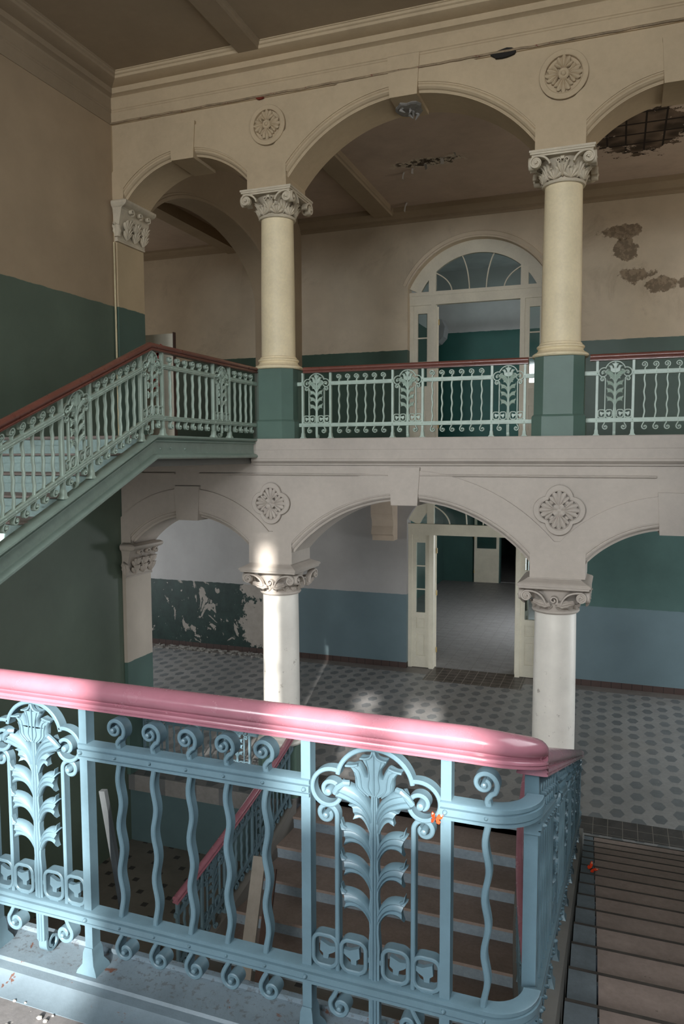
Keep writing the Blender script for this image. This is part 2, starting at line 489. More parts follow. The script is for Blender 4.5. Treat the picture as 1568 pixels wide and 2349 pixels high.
M_CABLE = paint('rusty_cable_trunk', (160, 140, 112), 0.6, 0.5, 1.15, 7, chips=(16, 0.62), chipcol=(110, 44, 34))

def mat_glass(name, rough=0.05, col=(0.82, 0.88, 0.87)):
    m = bpy.data.materials.new(name); m.use_nodes = True
    t = m.node_tree; t.nodes.clear()
    o = t.nodes.new('ShaderNodeOutputMaterial'); mx = t.nodes.new('ShaderNodeMixShader')
    tr = t.nodes.new('ShaderNodeBsdfTransparent'); tr.inputs[0].default_value = (*col, 1)
    gl = t.nodes.new('ShaderNodeBsdfGlossy'); gl.inputs['Roughness'].default_value = rough
    fr = t.nodes.new('ShaderNodeFresnel'); fr.inputs[0].default_value = 1.5
    t.links.new(fr.outputs[0], mx.inputs[0]); t.links.new(tr.outputs[0], mx.inputs[1]); t.links.new(gl.outputs[0], mx.inputs[2])
    t.links.new(mx.outputs[0], o.inputs[0])
    return m
M_GLASS = mat_glass('window_glass')
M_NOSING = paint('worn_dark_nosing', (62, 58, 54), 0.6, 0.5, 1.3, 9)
M_LATH = paint('grey_lath', (70, 74, 76), 0.6, 0.7, 1.1, 5)

# ------------------------------------------------------------------ arcade walls
class Arch:
    def __init__(s, c, a, zs, zt):
        s.c, s.a, s.zs, s.zt = c, a, zs, zt
        h = zt - zs
        s.R = (a*a + h*h)/(2*h); s.cz = zt - s.R
        s.th = math.asin(min(1, a/s.R))
    def pts(s, R, n=40, th=None):
        th = th if th is not None else s.th
        return [(s.c + R*sin(-th + 2*th*k/n), s.cz + R*cos(-th + 2*th*k/n)) for k in range(n+1)]
    def z(s, x, R):
        d = R*R - (x-s.c)**2
        return s.cz + sqrt(max(0, d))

MOLD = 0.10
def arcade(name, mat, arches, x0, x1, zbot, ztop, zflat, off, y0, y1, parentname):
    """wall with round-headed openings, raised arch bands, moulded arch edges and key blocks"""
    mb = MB()
    yb = y0 + 0.030
    # sample abscissae
    xs = {x0, x1}
    for A in arches:
        thm = math.asin(min(1, A.a/A.R))
        for k in range(49):
            t = -thm + 2*thm*k/48
            xs.add(round(A.c + (A.R)*sin(t), 5))
            xs.add(round(A.c + (A.R+off)*sin(t), 5))
            xs.add(round(A.c + (A.R+MOLD)*sin(t), 5))
        xs.add(round(A.c-A.a, 5)); xs.add(round(A.c+A.a, 5))
        # where the band's outer edge meets the flat line
        w = sqrt(max(0, (A.R+off)**2 - (zflat-A.cz)**2))
        xs.add(round(A.c-w, 5)); xs.add(round(A.c+w, 5))
    xs = sorted(x for x in xs if x0-1e-6 <= x <= x1+1e-6)
    def low(x, R):
        for A in arches:
            if abs(x-A.c) < A.a - 1e-6:
                return A.z(x, R)
        return None
    def top(x):
        t = zflat
        for A in arches:
            if abs(x-A.c) <= A.R+off:
                zz = A.z(x, A.R+off)
                if zz > t: t = zz
        return min(t, ztop)
    for xa, xb in zip(xs, xs[1:]):
        if xb - xa < 1e-5: continue
        xm = (xa+xb)/2
        inn = None
        for A in arches:
            if abs(xm-A.c) < A.a: inn = A
        if inn:
            la, lb = inn.z(xa, inn.R+MOLD), inn.z(xb, inn.R+MOLD)
            ba, bb = inn.z(xa, inn.R), inn.z(xb, inn.R)
        else:
            la = lb = ba = bb = zbot
        # base face, raised face, back face
        mb.face([(xa, yb, la), (xb, yb, lb), (xb, yb, ztop), (xa, yb, ztop)])
        ta, tb = top(xa), top(xb)
        if min(ta - la, tb - lb) > 0.002:
            mb.face([(xa, y0, la), (xb, y0, lb), (xb, y0, tb), (xa, y0, ta)])
            mb.face([(xa, y0, ta), (xb, y0, tb), (xb, yb, tb), (xa, yb, ta)])
        mb.face([(xa, y1, ztop), (xb, y1, ztop), (xb, y1, bb), (xa, y1, ba)])
        if not inn:
            mb.face([(xa, y0, zbot), (xb, y0, zbot), (xb, y1, zbot), (xa, y1, zbot)])
    mb.face([(x0, y0, ztop), (x1, y0, ztop), (x1, y1, ztop), (x0, y1, ztop)])
    # moulded edges
    for A in arches:
        prof = [(MOLD, y0), (MOLD, y0+0.012), (MOLD-0.014, y0+0.012), (MOLD-0.022, y0+0.022), (MOLD-0.032, y0+0.016), (MOLD-0.048, y0+0.022),
                (MOLD-0.066, y0+0.045), (MOLD-0.074, y0+0.07), (0.016, y0+0.075), (0.008, y0+0.082), (0.0, y0+0.085), (0.0, y1)]
        n = 48; rows = []
        for k in range(n+1):
            t = -A.th + 2*A.th*k/n
            rows.append([(A.c + (A.R+r)*sin(t), y, A.cz + (A.R+r)*cos(t)) for r, y in prof])
        mb.loft(rows, closed=False, caps=False)
        for e, sg in ((0, 1), (n, -1)):
            # stop of the moulding on the pier and the pier side below
            xe = A.c - sg*A.a
            r = rows[e]
            mb.f.append([mb.P(p) for p in r] + [mb.P((r[-1][0], y1, r[-1][2]))])
            mb.face([(xe, y0, zbot), (xe, y1, zbot), (xe, y1, A.zs), (xe, y0, A.zs)])
            mb.face([(xe, y0, A.zs), (xe, y0+0.09, A.zs), (A.c - sg*(A.R+MOLD)*sin(A.th), y0, A.cz + (A.R+MOLD)*cos(A.th))])
    o = struct(name, mb, mat, 0)
    # key blocks
    for A in arches:
        if A.c + 0.19 > x1: pass
        k = MB()
        zb = A.zt - 0.055
        za = min(A.zt + off + 0.035, ztop-0.005)
        k.loft([[(A.c-0.175, y0-0.018, zb), (A.c+0.175, y0-0.018, zb), (A.c+0.175, y1-0.05, zb), (A.c-0.175, y1-0.05, zb)],
                [(A.c-0.205, y0-0.018, za), (A.c+0.205, y0-0.018, za), (A.c+0.205, y1-0.05, za), (A.c-0.205, y1-0.05, za)]])
        k.build('keystone', mat, o, 20)
    return o

UP = [Arch(-5.75, 0.99, 3.65, 4.12), Arch(-2.59, 1.60, 3.66, 4.46), Arch(0.57, 0.99, 3.65, 4.12)]
LO = [Arch(-5.78, 0.98, -1.34, -0.90), Arch(-2.56, 1.59, -1.36, -0.62), Arch(0.66, 0.98, -1.34, -0.90)]
arcade('wall_arcade_upper', M_ARCH_UP, UP, XL, XR, 3.53, 5.4, 4.02, 0.40, YF, YB, 'u')
arcade('wall_arcade_lower', M_ARCH_LO, LO, XL, XR, -1.52, 0.0, -1.075, 0.40, YF, YB, 'l')

# half piers (jambs) where the arcade meets the side walls
def jamb(name, x0, x1, z0, z1, mat):
    struct(name, MB().box(x0, x1, YF+0.004, YB, z0, z1), mat, 0)
jamb('wall_jamb_left_upper', XL-0.3, XL+0.06, GAL, 3.62, M_JAMB_UP)
jamb('wall_jamb_left_lower', XL-0.3, XL+0.06, G, -1.30, M_JAMB_LO)
jamb('wall_jamb_right_upper', XR-0.06, XR+0.3, GAL, 3.62, M_JAMB_UP)
jamb('wall_jamb_right_lower', XR-0.06, XR+0.3, G, -1.30, M_JAMB_LO)

struct('wall_end_left', MB().box(XL-0.3, XL-0.001, YF, YB+0.02, BASE, 5.6), M_JAMB_UP, 0)
struct('wall_end_right', MB().box(XR+0.001, XR+0.3, YF, YB+0.02, BASE, 5.6), M_JAMB_UP, 0)

# ------------------------------------------------------------------ stairwell shell
def holes_wall(name, mat, x0, x1, z0, z1, y0, y1, wins):
    """wall in the X-Z plane with rectangular openings"""
    mb = MB()
    xs = sorted({x0, x1} | {w[0] for w in wins} | {w[1] for w in wins})
    for xa, xb in zip(xs, xs[1:]):
        zc = z0
        for w in sorted((w for w in wins if w[0] <= xa + 1e-6 and w[1] >= xb - 1e-6), key=lambda w: w[2]):
            mb.box(xa, xb, y0, y1, zc, w[2]); zc = w[3]
        mb.box(xa, xb, y0, y1, zc, z1)
    return struct(name, mb, mat, 0)
REAR_Y = -6.0
struct('wall_left', MB().box(XL-0.3, XL, REAR_Y-0.35, YF+0.004, BASE-0.3, 5.6).box(XL-0.3, XL, YF+0.004, 9.9, BASE-0.3, G-0.01), M_WALL_L, 0)
struct('wall_right', MB().box(XR, XR+0.3, REAR_Y-0.35, YF+0.004, BASE-0.3, 5.6).box(XR, XR+0.3, YF+0.004, 9.9, BASE-0.3, G-0.01), M_WALL_R, 0)
WINS = [(-4.4, -2.2, 0.8, 3.7), (-1.76, -1.16, 1.1, 1.95), (-1.08, -0.80, 2.1, 4.8), (-0.16, 0.36, 0.8, 2.95), (0.92, 1.62, 2.0, 3.0)]  # unseen rear windows, sized and placed so the sun patches fall as wanted
DOORS = [(-3.9, -1.3, -5.95, -3.0)]
holes_wall('wall_rear', M_WALL_R, XL-0.3, XR+0.3, BASE-0.3, 5.6, REAR_Y-0.35, REAR_Y, WINS+DOORS)
for i, (a, b, c, d) in enumerate(WINS):
    w = MB(); y0, y1 = REAR_Y-0.22, REAR_Y-0.14
    nv = 3 if b-a > 1.5 else (2 if b-a > 0.65 else 1)
    for k in range(nv+1): x = a + (b-a-0.05)*k/nv; w.box(x, x+0.05, y0, y1, c, d)
    z = c
    while z < d: w.box(a, b, y0+0.01, y1-0.01, z, z+0.06); z += 0.85
    o = struct('window_%d' % (i+1), w, M_DOOR, 0)

w = MB(); a, b, c, d = DOORS[0]
for k in range(5): x = a + (b-a-0.12)*k/4; w.box(x, x+0.12, REAR_Y-0.2, REAR_Y-0.12, c, d)
for z in (c, c+0.9, c+1.6, c+2.2, d-0.12): w.box(a, b, REAR_Y-0.19, REAR_Y-0.13, z, z+0.12)
struct('door_3', w, M_DOOR, 0)
# ceiling of the stairwell with its beam
CZ = 5.25
struct('ceiling', MB().box(XL-0.3, XR+0.3, REAR_Y-0.35, YF+0.1, CZ, CZ+0.3), M_CEIL, 0)
def cornice_prof():
    # (out from the wall, z)
    return [(-0.05, 4.70), (0.012, 4.70), (0.012, 4.86), (0.022, 4.868), (0.022, 4.885), (0.034, 4.893), (0.034, 4.91), (0.016, 4.918),
            (0.016, 5.035), (0.03, 5.06), (0.07, 5.075), (0.10, 5.08), (0.10, 5.155), (0.29, 5.165), (0.30, 5.17), (0.305, 5.20), (0.325, 5.21), (0.33, 5.235), (0.345, 5.24), (0.345, CZ+0.02), (-0.05, CZ+0.02)]
def cornice(name, p0, p1, mat, sgn=1):
    mb = MB(); mb.sweep([(sgn*a, z) for a, z in cornice_prof()], [p0, p1]); return struct(name, mb, mat, 25)
cornice('trim_1', (XL, YF+0.016, 0), (XR, YF+0.016, 0), M_ARCH_UP, -1)
cornice('trim_2', (XL, REAR_Y, 0), (XL, YF, 0), M_CEIL, -1)
cornice('trim_3', (XR, REAR_Y, 0), (XR, YF, 0), M_CEIL, 1)
bm_ = MB(); prof = [(-0.19, CZ+0.01), (-0.19, 5.24), (-0.175, 5.235), (-0.17, 5.21), (-0.15, 5.20), (-0.145, 5.165), (0.145, 5.165), (0.15, 5.20), (0.17, 5.21), (0.175, 5.235), (0.19, 5.24), (0.19, CZ+0.01)]
bm_.sweep(prof, [(-4.56, REAR_Y, 0), (-4.58, 9.1, 0)]); bm_.sweep(prof, [(-0.62, REAR_Y, 0), (-0.60, 9.1, 0)])
struct('ceiling_beams', bm_, M_CEIL, 20)

# band between the storeys: gallery edge, mouldings, thin bead below
gb = MB()
kp = [(0.75, 0.20), (-0.06, 0.20), (-0.07, 0.19), (-0.07, 0.05), (-0.066, 0.045), (-0.066, -0.07), (-0.078, -0.078), (-0.082, -0.10), (-0.062, -0.118), (-0.03, -0.135), (-0.022, -0.157), (0.03, -0.16), (0.75, -0.16)]
gb.sweep(kp, [(-4.72, YF+0.016, 0), (XR, YF+0.016, 0)])
struct('trim_gallery_edge', gb, M_ARCH_LO, 25)
bd = MB()
for xa, xb in ((XL, -5.98), (-5.58, -2.78), (-2.36, 0.44), (0.88, XR)):
    bd.sweep([(0.01, -0.272), (-0.012, -0.274), (-0.02, -0.284), (-0.012, -0.296), (0.01, -0.298)], [(xa, YF+0.01, 0), (xb, YF+0.01, 0)])
struct('trim_bead', bd, M_ARCH_LO, 30)
# rusty cable trunk under the upper cornice
cb = MB()
pts = []
xx = XL
while xx < XR:
    pts.append((xx, YF-0.012 + random.uniform(-0.004, 0.004), 4.715 + random.uniform(-0.005, 0.005))); xx += 0.12
cb.tube(pts, 0.013, 6)
tag(cb.build('cable_conduit', M_CABLE), 'thin rusty cable conduit running along the cream frieze above the upper arches', 'cable')
for x, w, nm in ((-4.56, 0.06, 'small rusty clamp with a red smear on the conduit above the left rosette'), (-1.36, 0.16, 'dark torn plaster hole on the conduit left of the right rosette')):
    c = MB(); random.seed(int(w*100))
    ring = [(x + w*cos(t)*random.uniform(0.7, 1.1), 4.70 + w*0.35*sin(t)*random.uniform(0.7, 1.2)) for t in [2*pi*k/14 for k in range(14)]]
    c.prism(ring, YF-0.012, YF+0.02)
    tag(c.build('torn_plaster' if w > 0.1 else 'conduit_clamp', M_DARKLINE if w > 0.1 else paint('rust_red', (120, 46, 30), 0.7, 0.5, 1.3, 20)), nm, 'plaster' if w > 0.1 else 'clamp')

# ------------------------------------------------------------------ gallery floor slab, ground floor, landings
HX0, HX1 = -13.0, 7.0
struct('floor_gallery', MB().box(HX0, HX1, YB-0.02, YBK, -0.16, GAL), paint('gallery_floor', (190, 184, 174), 0.5), 0)
struct('floor_gallery_left', MB().box(XL, -4.72, 6.955, YF+0.016, -0.02, GAL-0.002), M_STONE, 0)
fl = MB()
for xa, xb, y in ((HX0, -4.22, 9.38), (-4.22, -0.95, 9.82), (-0.95, -0.30, 9.40), (-0.30, XR, 9.43), (XR, HX1, 9.9)):
    fl.box(xa, xb, y, YBK+0.3, G-0.25, G)
struct('floor', fl, M_FLOOR, 0)
struct('floor_entrance', MB().box(XL, XR, REAR_Y, 9.9, BASE-0.2, BASE), M_BASEFLOOR, 0)
struct('wall_entrance_front', MB().box(XL, -4.29, 9.42, 9.7, BASE, G-0.25), M_BASE_WALL, 0)
struct('wall_entrance_right', MB().box(-0.86, XR, 9.5, 9.7, BASE, G-0.25), M_BASE_WALL, 0)
ld = MB()
ld.box(XL, -4.5, REAR_Y, 2.74, -2.02, LAND); ld.box(-4.5, -0.12, REAR_Y, 1.80, -2.02, LAND-0.012); ld.box(-0.12, XR, REAR_Y, 1.66, -2.02, LAND)
struct('floor_landing', ld, M_LANDING, 0)
# kerb of the landing under the balustrade (the floor ends against it)
kb = MB()
kb.sweep([(0.27, -2.05), (0.27, -1.712), (0.258, -1.700), (0.238, -1.700), (0.234, -1.714), (0.10, -1.716), (0.093, -1.724), (0.062, -1.727), (0.054, -1.733), (0.02, -1.748), (-0.02, -1.752), (-0.02, -2.05)], [(-4.55, 1.80, 0), (-0.155, 1.80, 0)])
struct('trim_landing_kerb', kb, M_KERB, 30)

# ------------------------------------------------------------------ halls behind the arcade
def back_wall(name, mat, zlo, zhi, x0, x1, c, a, zs, zt, zb, rec):
    """hall back wall at y = YBK with one round-headed door recess"""
    A = Arch(c, a, zs, zt); mb = MB()
    xs = [x0, c-a] + [A.c + A.R*sin(-A.th + 2*A.th*k/40) for k in range(1, 40)] + [c+a, x1]
    for xa, xb in zip(xs, xs[1:]):
        if c-a-1e-6 <= xa and xb <= c+a+1e-6:
            za, zz = A.z(xa, A.R), A.z(xb, A.R)
            mb.face([(xa, YBK, za), (xb, YBK, zz), (xb, YBK, zhi), (xa, YBK, zhi)])
            mb.face([(xa, YBK, za), (xa, YBK+rec, za), (xb, YBK+rec, zz), (xb, YBK, zz)])
            mb.face([(xb, YBK+rec, zz), (xa, YBK+rec, za), (xa, YBK+rec, zhi), (xb, YBK+rec, zhi)])
        else:
            mb.box(xa, xb, YBK, YBK+rec, zlo, zhi)
    if zb > zlo: mb.box(c-a, c+a, YBK, YBK+rec, zlo, zb-0.012)
    return struct(name, mb, mat, 0), A
DC = -2.90
_, AU = back_wall('wall_gallery_back', M_BACK_UP, 0.0, 5.6, HX0, HX1, DC, 1.50, 3.62, 4.56, GAL, 0.35)
_, AL = back_wall('wall_hall_back', M_BACK_LO, G-0.2, 0.0, HX0, HX1, DC, 1.50, -1.50, -0.56, G, 0.35)
struct('ceiling_gallery', MB().box(XL, HX1, YB-0.02, YBK+0.4, 5.30, 5.6), M_CEIL_HALL, 0)
struct('ceiling_corridor', MB().box(HX0, XL-0.3, YB-0.02, YBK+0.4, 4.98, 5.6), M_CEIL_HALL, 0)
struct('wall_corridor_front', MB().box(HX0, XL-0.3, YF+0.3, YB, G-0.2, 5.6), M_JAMB_UP, 0)
struct('wall_corridor_front_right', MB().box(XR+0.3, HX1, YF+0.3, YB, G-0.2, 5.6), M_JAMB_UP, 0)
struct('wall_corridor_end_left', MB().box(HX0-0.3, HX0, YB, YBK, G-0.2, 5.6), M_JAMB_UP, 0)
struct('wall_corridor_end_right', MB().box(HX1, HX1+0.3, YB, YBK, G-0.2, 5.6), M_JAMB_UP, 0)
# moulding round the gallery door recess
mm = MB(); rows = []
mp = [(-0.0, 0.02), (0.0, -0.03), (0.03, -0.04), (0.05, -0.025), (0.08, -0.035), (0.115, -0.045), (0.125, -0.02), (0.14, 0.01)]
for k in range(49):
    t = -AU.th + 2*AU.th*k/48
    rows.append([(AU.c + (AU.R+r)*sin(t), YBK+y, AU.cz + (AU.R+r)*cos(t)) for r, y in mp])
mm.loft(rows, closed=False, caps=False)
struct('trim_door_arch', mm, M_BACK_UP, 30)
# cornice at the top of the gallery back wall, ceiling beams of the gallery
ct = MB(); ct.sweep([(0.02, 5.0), (0.03, 5.04), (0.05, 5.05), (0.05, 5.10), (0.09, 5.15), (0.16, 5.19), (0.2, 5.2), (0.2, 5.31), (-0.02, 5.31), (-0.02, 5.0)], [(XL, YBK, 0), (HX1, YBK, 0)][::-1])
struct('trim_gallery_cornice', ct, M_CEIL, 30)
gbm = MB()
for x in (-4.93,):
    gbm.sweep([(-0.25, 5.31), (-0.25, 5.19), (-0.22, 5.18), (-0.2, 5.15), (0.2, 5.15), (0.22, 5.18), (0.25, 5.19), (0.25, 5.31)], [(x, YB-0.02, 0), (x, YBK, 0)])
struct('ceiling_gallery_beams', gbm, M_CEIL, 25)
# cross arch closing the gallery toward the left corridor (in the plane of the left wall)
ca = MB(); cy0, cy1, zc, zt = YB, 14.9, 3.10, 4.43
ys = [cy0 + (cy1-cy0)*(0.5-0.5*cos(pi*k/48)) for k in range(49)]
def ell(y, g=0.0): return zc + (zt-zc+g)*sqrt(max(0, 1 - ((y-(cy0+cy1)/2)/((cy1-cy0)/2+g))**2))
xa, xb = XL-0.5, XL
for y0, y1 in zip(ys, ys[1:]):
    z0, z1 = ell(y0), ell(y1)
    ca.face([(xb, y0, z0), (xb, y1, z1), (xb, y1, 5.31), (xb, y0, 5.31)])
    ca.face([(xa, y1, z1), (xa, y0, z0), (xa, y0, 5.31), (xa, y1, 5.31)])
    ca.face([(xa, y0, z0), (xa, y1, z1), (xb, y1, z1), (xb, y0, z0)])
rows = []
for y0 in ys:
    rows.append([(xb+dx, y0 + (y0-(cy0+cy1)/2)*g*0.4, ell(y0)+g) for dx, g in ((0.0, 0.0), (0.02, 0.005), (0.025, 0.05), (0.012, 0.06), (0.012, 0.085), (0.0, 0.09))])
ca.loft(rows, closed=False, caps=False)
ca.box(xa, xb, cy1, YBK, GAL, 5.31)
struct('wall_gallery_cross_arch', ca, M_CEIL, 30)
ct = MB(); ct.sweep([(0.02, 4.78), (0.03, 4.82), (0.05, 4.83), (0.06, 4.88), (0.12, 4.93), (0.12, 4.99), (-0.02, 4.99), (-0.02, 4.78)], [(HX0, YBK, 0), (XL-0.5, YBK, 0)][::-1])
struct('trim_corridor_cornice', ct, M_CEIL, 30)
struct('trim_corridor_beam', MB().box(XL-1.9, XL-1.55, YB, YBK, 4.75, 5.0), M_CEIL, 0)

# beam bracket on the lower back wall
br = MB()
br.prism([(YBK, -1.0), (YBK-0.42, -1.0), (YBK-0.42, -1.34), (YBK-0.40, -1.36), (YBK-0.40, -1.40), (YBK-0.34, -1.50), (YBK-0.33, -1.62), (YBK-0.38, -1.74), (YBK-0.38, -1.80), (YBK-0.30, -1.84), (YBK-0.30, -1.95), (YBK, -1.95)], -5.12, -4.62, 'x')
tag(br.build('bracket', paint('bracket_plaster', (196, 178, 160), 0.7), None, 25), 'beige plaster bracket under the ceiling beam left of the ground floor doorway', 'bracket')
struct('ceiling_hall_beam', MB().box(-5.12, -4.62, YB-0.02, YBK, -1.0, -0.16), M_ARCH_LO, 0)

# ------------------------------------------------------------------ rooms beyond the two doorways
def room(prefix, x0, x1, y0, y1, z0, z1, wmat, fmat, cmat, holes=()):
    struct('floor_'+prefix, MB().box(x0-0.2, x1+0.2, y0, y1+0.2, z0-0.2, z0), fmat, 0)
    struct('ceiling_'+prefix, MB().box(x0-0.2, x1+0.2, y0, y1+0.2, z1, z1+0.2), cmat, 0)
    struct('wall_'+prefix+'_left', MB().box(x0-0.2, x0, y0, y1, z0, z1), wmat, 0)
    struct('wall_'+prefix+'_right', MB().box(x1, x1+0.2, y0, y1, z0, z1), wmat, 0)
    if not holes:
        struct('wall_'+prefix+'_back', MB().box(x0, x1, y1, y1+0.2, z0, z1), wmat, 0)
room('upper_room', -4.75, 0.5, YBK+0.36, 20.5, GAL, 4.9, M_ROOM_UP, M_ROOMFLOOR, paint('room_ceiling', (200, 202, 200), 0.8))
struct('trim_upper_room_bracket', MB().prism([(-4.75, 3.6), (-4.47, 3.55), (-4.38, 3.35), (-4.42, 3.1), (-4.56, 2.95), (-4.75, 2.9)], 20.0, 20.5), paint('bracket_grey', (170, 172, 172), 0.8), 25)
room('lower_room', -6.2, -0.2, YBK+0.3, 28.3, G, -0.9, M_ROOM_LO, M_ROOMFLOOR, M_CEIL, holes=(1,))
wb = MB(); wb.box(-6.2, -4.02, 28.3, 28.6, G, -0.9); wb.box(-2.6, -0.2, 28.3, 28.6, G, -0.9); wb.box(-4.02, -2.6, 28.3, 28.6, -1.8, -0.9)
struct('wall_lower_room_back', wb, M_ROOM_LO, 0)
room('far_room', -6.2, -0.2, 28.6, 36.0, G, -0.9, M_ROOM_LO, M_ROOMFLOOR, M_CEIL)

# ------------------------------------------------------------------ the two glazed door frames
def door_frame(name, A, zf, ztr0, ztr1, y, fan=True):
    c, a = DC, A.a
    root = MB()
    d0, d1 = y, y+0.09
    oh = 0.91                                   # half of the clear opening
    # arch-shaped outer frame band
    R1, R0 = A.R, A.R-0.30
    zin = ztr1
    n = 40
    band = []
    rows = []
    for k in range(n+1):
        t = -A.th + 2*A.th*k/n
        xo, zo = c + R1*sin(t), A.cz + R1*cos(t)
        xi = c + (R1-0.27)*sin(t)*1.0; zi = max(A.cz + (R1-0.27)*cos(t), ztr1-0.02)
        rows.append([(xo, d0, zo), (xo, d1, zo), (xi, d1, zi), (xi, d0, zi)])
    root.loft(rows, True, True)
    # transom, jambs, mullions
    root.box(c-a, c+a, d0-0.02, d1, ztr0, ztr1)
    root.box(c-a, c+a, d0-0.035, d1, ztr1-0.05, ztr1+0.03)
    root.box(c-a+0.001, c-a+0.09, d0-0.006, d1+0.003, zf, ztr0-0.001)
    root.box(c+a-0.09, c+a-0.001, d0-0.006, d1+0.003, zf, ztr0-0.001)
    for s in (-1, 1):
        x0 = c + s*oh; 
        root.box(min(x0, x0+s*0.10), max(x0, x0+s*0.10), d0-0.024, d1+0.05, zf, ztr0-0.001)
        root.box(min(x0, x0+s*0.16), max(x0, x0+s*0.16), d0-0.008, d1+0.004, ztr1+0.02, A.z(c+s*(oh+0.08), A.R-0.1))
    o = root.build(name, M_DOOR, None, 25)
    o['kind'] = 'structure'
    # fixed side leaves: stiles, glazing, lower panels
    for s in (-1, 1):
        L = MB()
        xa, xb = sorted((c + s*(oh+0.10), c + s*(a-0.09)))
        st = 0.095
        zt = ztr0
        zg0, zg1 = zf+1.28, zt-0.18
        L.box(xa, xa+st, d0+0.01, d1-0.01, zf+0.01, zt); L.box(xb-st, xb, d0+0.01, d1-0.01, zf+0.01, zt)
        L.box(xa+st, xb-st, d0+0.01, d1-0.01, zg1, zt); L.box(xa+st, xb-st, d0+0.01, d1-0.01, zf+0.01, zf+0.28)
        L.box(xa+st, xb-st, d0+0.01, d1-0.01, zf+0.80, zf+0.92); L.box(xa+st, xb-st, d0+0.01, d1-0.01, zg0-0.12, zg0)
        lf = L.build('side_leaf', M_DOOR, o, 0)
        P = MB(); P.box(xa+st, xb-st, d0+0.035, d1-0.03, zf+0.28, zf+0.80); P.box(xa+st, xb-st, d0+0.035, d1-0.03, zf+0.92, zg0-0.12)
        P.box(xa+st+0.03, xb-st-0.03, d0+0.02, d0+0.04, zf+0.32, zf+0.76); P.box(xa+st+0.03, xb-st-0.03, d0+0.02, d0+0.04, zf+0.95, zg0-0.15)
        P.build('door_panel', M_DOOR, lf, 0)
        Bq = MB()
        for q in range(1, 3):
            z = zg0 + (zg1-zg0)*q/3; Bq.box(xa+st, xb-st, d0+0.02, d1-0.02, z-0.014, z+0.014)
        Bq.build('glazing_bar', M_DOOR, lf, 0)
        MB().box(xa+st, xb-st, (d0+d1)/2-0.003, (d0+d1)/2+0.003, zg0, zg1).build('glass_pane', M_GLASS, lf, 0)
    # fanlight glass and curved bars
    ng = MB(); poly = [(c-oh, ztr1)] 
    for k in range(25):
        t = -A.th + 2*A.th*k/24
        x = c + (A.R-0.26)*sin(t); z = A.cz + (A.R-0.26)*cos(t)
        if z > ztr1: poly.append((x, z))
    poly.append((c+oh, ztr1))
    ng.prism(poly, (d0+d1)/2-0.003, (d0+d1)/2+0.003)
    ng.build('fanlight_pane', M_GLASS, o, 0)
    for s in (-1, 1):
        for (x0, x1, bend) in ((0.18, 0.34, 0.06), (0.56, 0.93, 0.14)):
            z1 = A.z(c+x1, A.R-0.27)
            P0, P3 = (c+s*x0, ztr1), (c+s*x1, z1)
            pts = [bez((P0, (c+s*x0, ztr1+0.25*(z1-ztr1)+0.05), (c+s*(x0+(x1-x0)*0.35), ztr1+0.75*(z1-ztr1)), P3), k/12) for k in range(13)]
            MB().ribbon(pts, 0.024, d0+0.02, d1-0.02).build('fanlight_bar', M_DOOR, o)
    return o
door_frame('door_1', AU, GAL, 3.25, 3.50, YBK+0.18)
door_frame('door_2', AL, G, -1.84, -1.62, YBK+0.14)
# open leaves swung back into the lower doorway
def swing_leaf(name, label, hinge, ang, w, zf, h, glazed=True):
    r = thing(name, label, 'door', (hinge[0], hinge[1], zf), radians(ang))
    L = MB(); st = 0.1
    L.box(0, st, -0.022, 0.022, 0.01, h); L.box(w-st, w, -0.022, 0.022, 0.01, h)
    L.box(st, w-st, -0.022, 0.022, h-0.16, h); L.box(st, w-st, -0.022, 0.022, 0.01, 0.26); L.box(st, w-st, -0.022, 0.022, 0.80, 0.92); L.box(st, w-st, -0.022, 0.022, 1.18, 1.30)
    L.build('leaf_frame', M_DOOR, r, 0)
    P = MB(); P.box(st, w-st, -0.01, 0.01, 0.26, 0.80); P.box(st, w-st, -0.01, 0.01, 0.92, 1.18)
    P.box(st+0.04, w-st-0.04, -0.018, 0.018, 0.32, 0.74); P.build('door_panel', M_DOOR, r, 0)
    MB().box(st, w-st, -0.003, 0.003, 1.30, h-0.16).build('glass_pane', M_GLASS, r, 0)
    for z in (0.35, h-0.4, h*0.55):
        MB().lathe([(0.012, 0), (0.014, 0.01), (0.014, 0.11), (0.012, 0.12)], (-0.004, -0.024, z), 10).build('hinge', M_BRASS, r)
    return r
swing_leaf('door_leaf', 'open white door leaf swung inward at left of the ground floor doorway', (DC-0.90, YBK+0.30), 118, 0.9, G, 3.03)
swing_leaf('door_leaf', 'open white door leaf swung inward at right of the ground floor doorway', (DC+0.90, YBK+0.30), 80, 0.9, G, 3.03)
swing_leaf('door_leaf', 'open white door leaf swung inward behind the gallery handrail, upper doorway', (DC-0.90, YBK+0.34), 118, 0.9, GAL, 3.03)
swing_leaf('door_leaf', 'pale panelled door leaf far back in the dark room behind the ground floor doorway', (-4.98, 28.22), 4, 0.92, G, 3.0)
# pale door leaf with red paint at the left end of the gallery
r = thing('door_leaf', 'pale wooden door leaf with red spray paint beside the upper left stair landing', 'door', (-7.42, 11.0, GAL))
MB().box(-0.28, 0.42, -0.025, 0.025, 0.01, 1.80).build('board', M_DOOR, r, 0)
MB().box(0.42, 0.44, -0.035, 0.03, 0.0, 1.82).build('edge_strip', M_PLANK_D, r, 0)
for pts in ([(-0.02, 1.55), (0.10, 1.58), (0.16, 1.5), (0.05, 1.42)], [(0.12, 1.52), (0.08, 1.28)], [(-0.05, 1.02), (0.1, 1.08), (0.12, 0.95), (0.0, 0.9), (-0.06, 0.82)], [(0.16, 1.62), (0.28, 1.55)]):
    MB().ribbon(pts, 0.05, -0.029, -0.024).build('red_paint', M_RED, r)

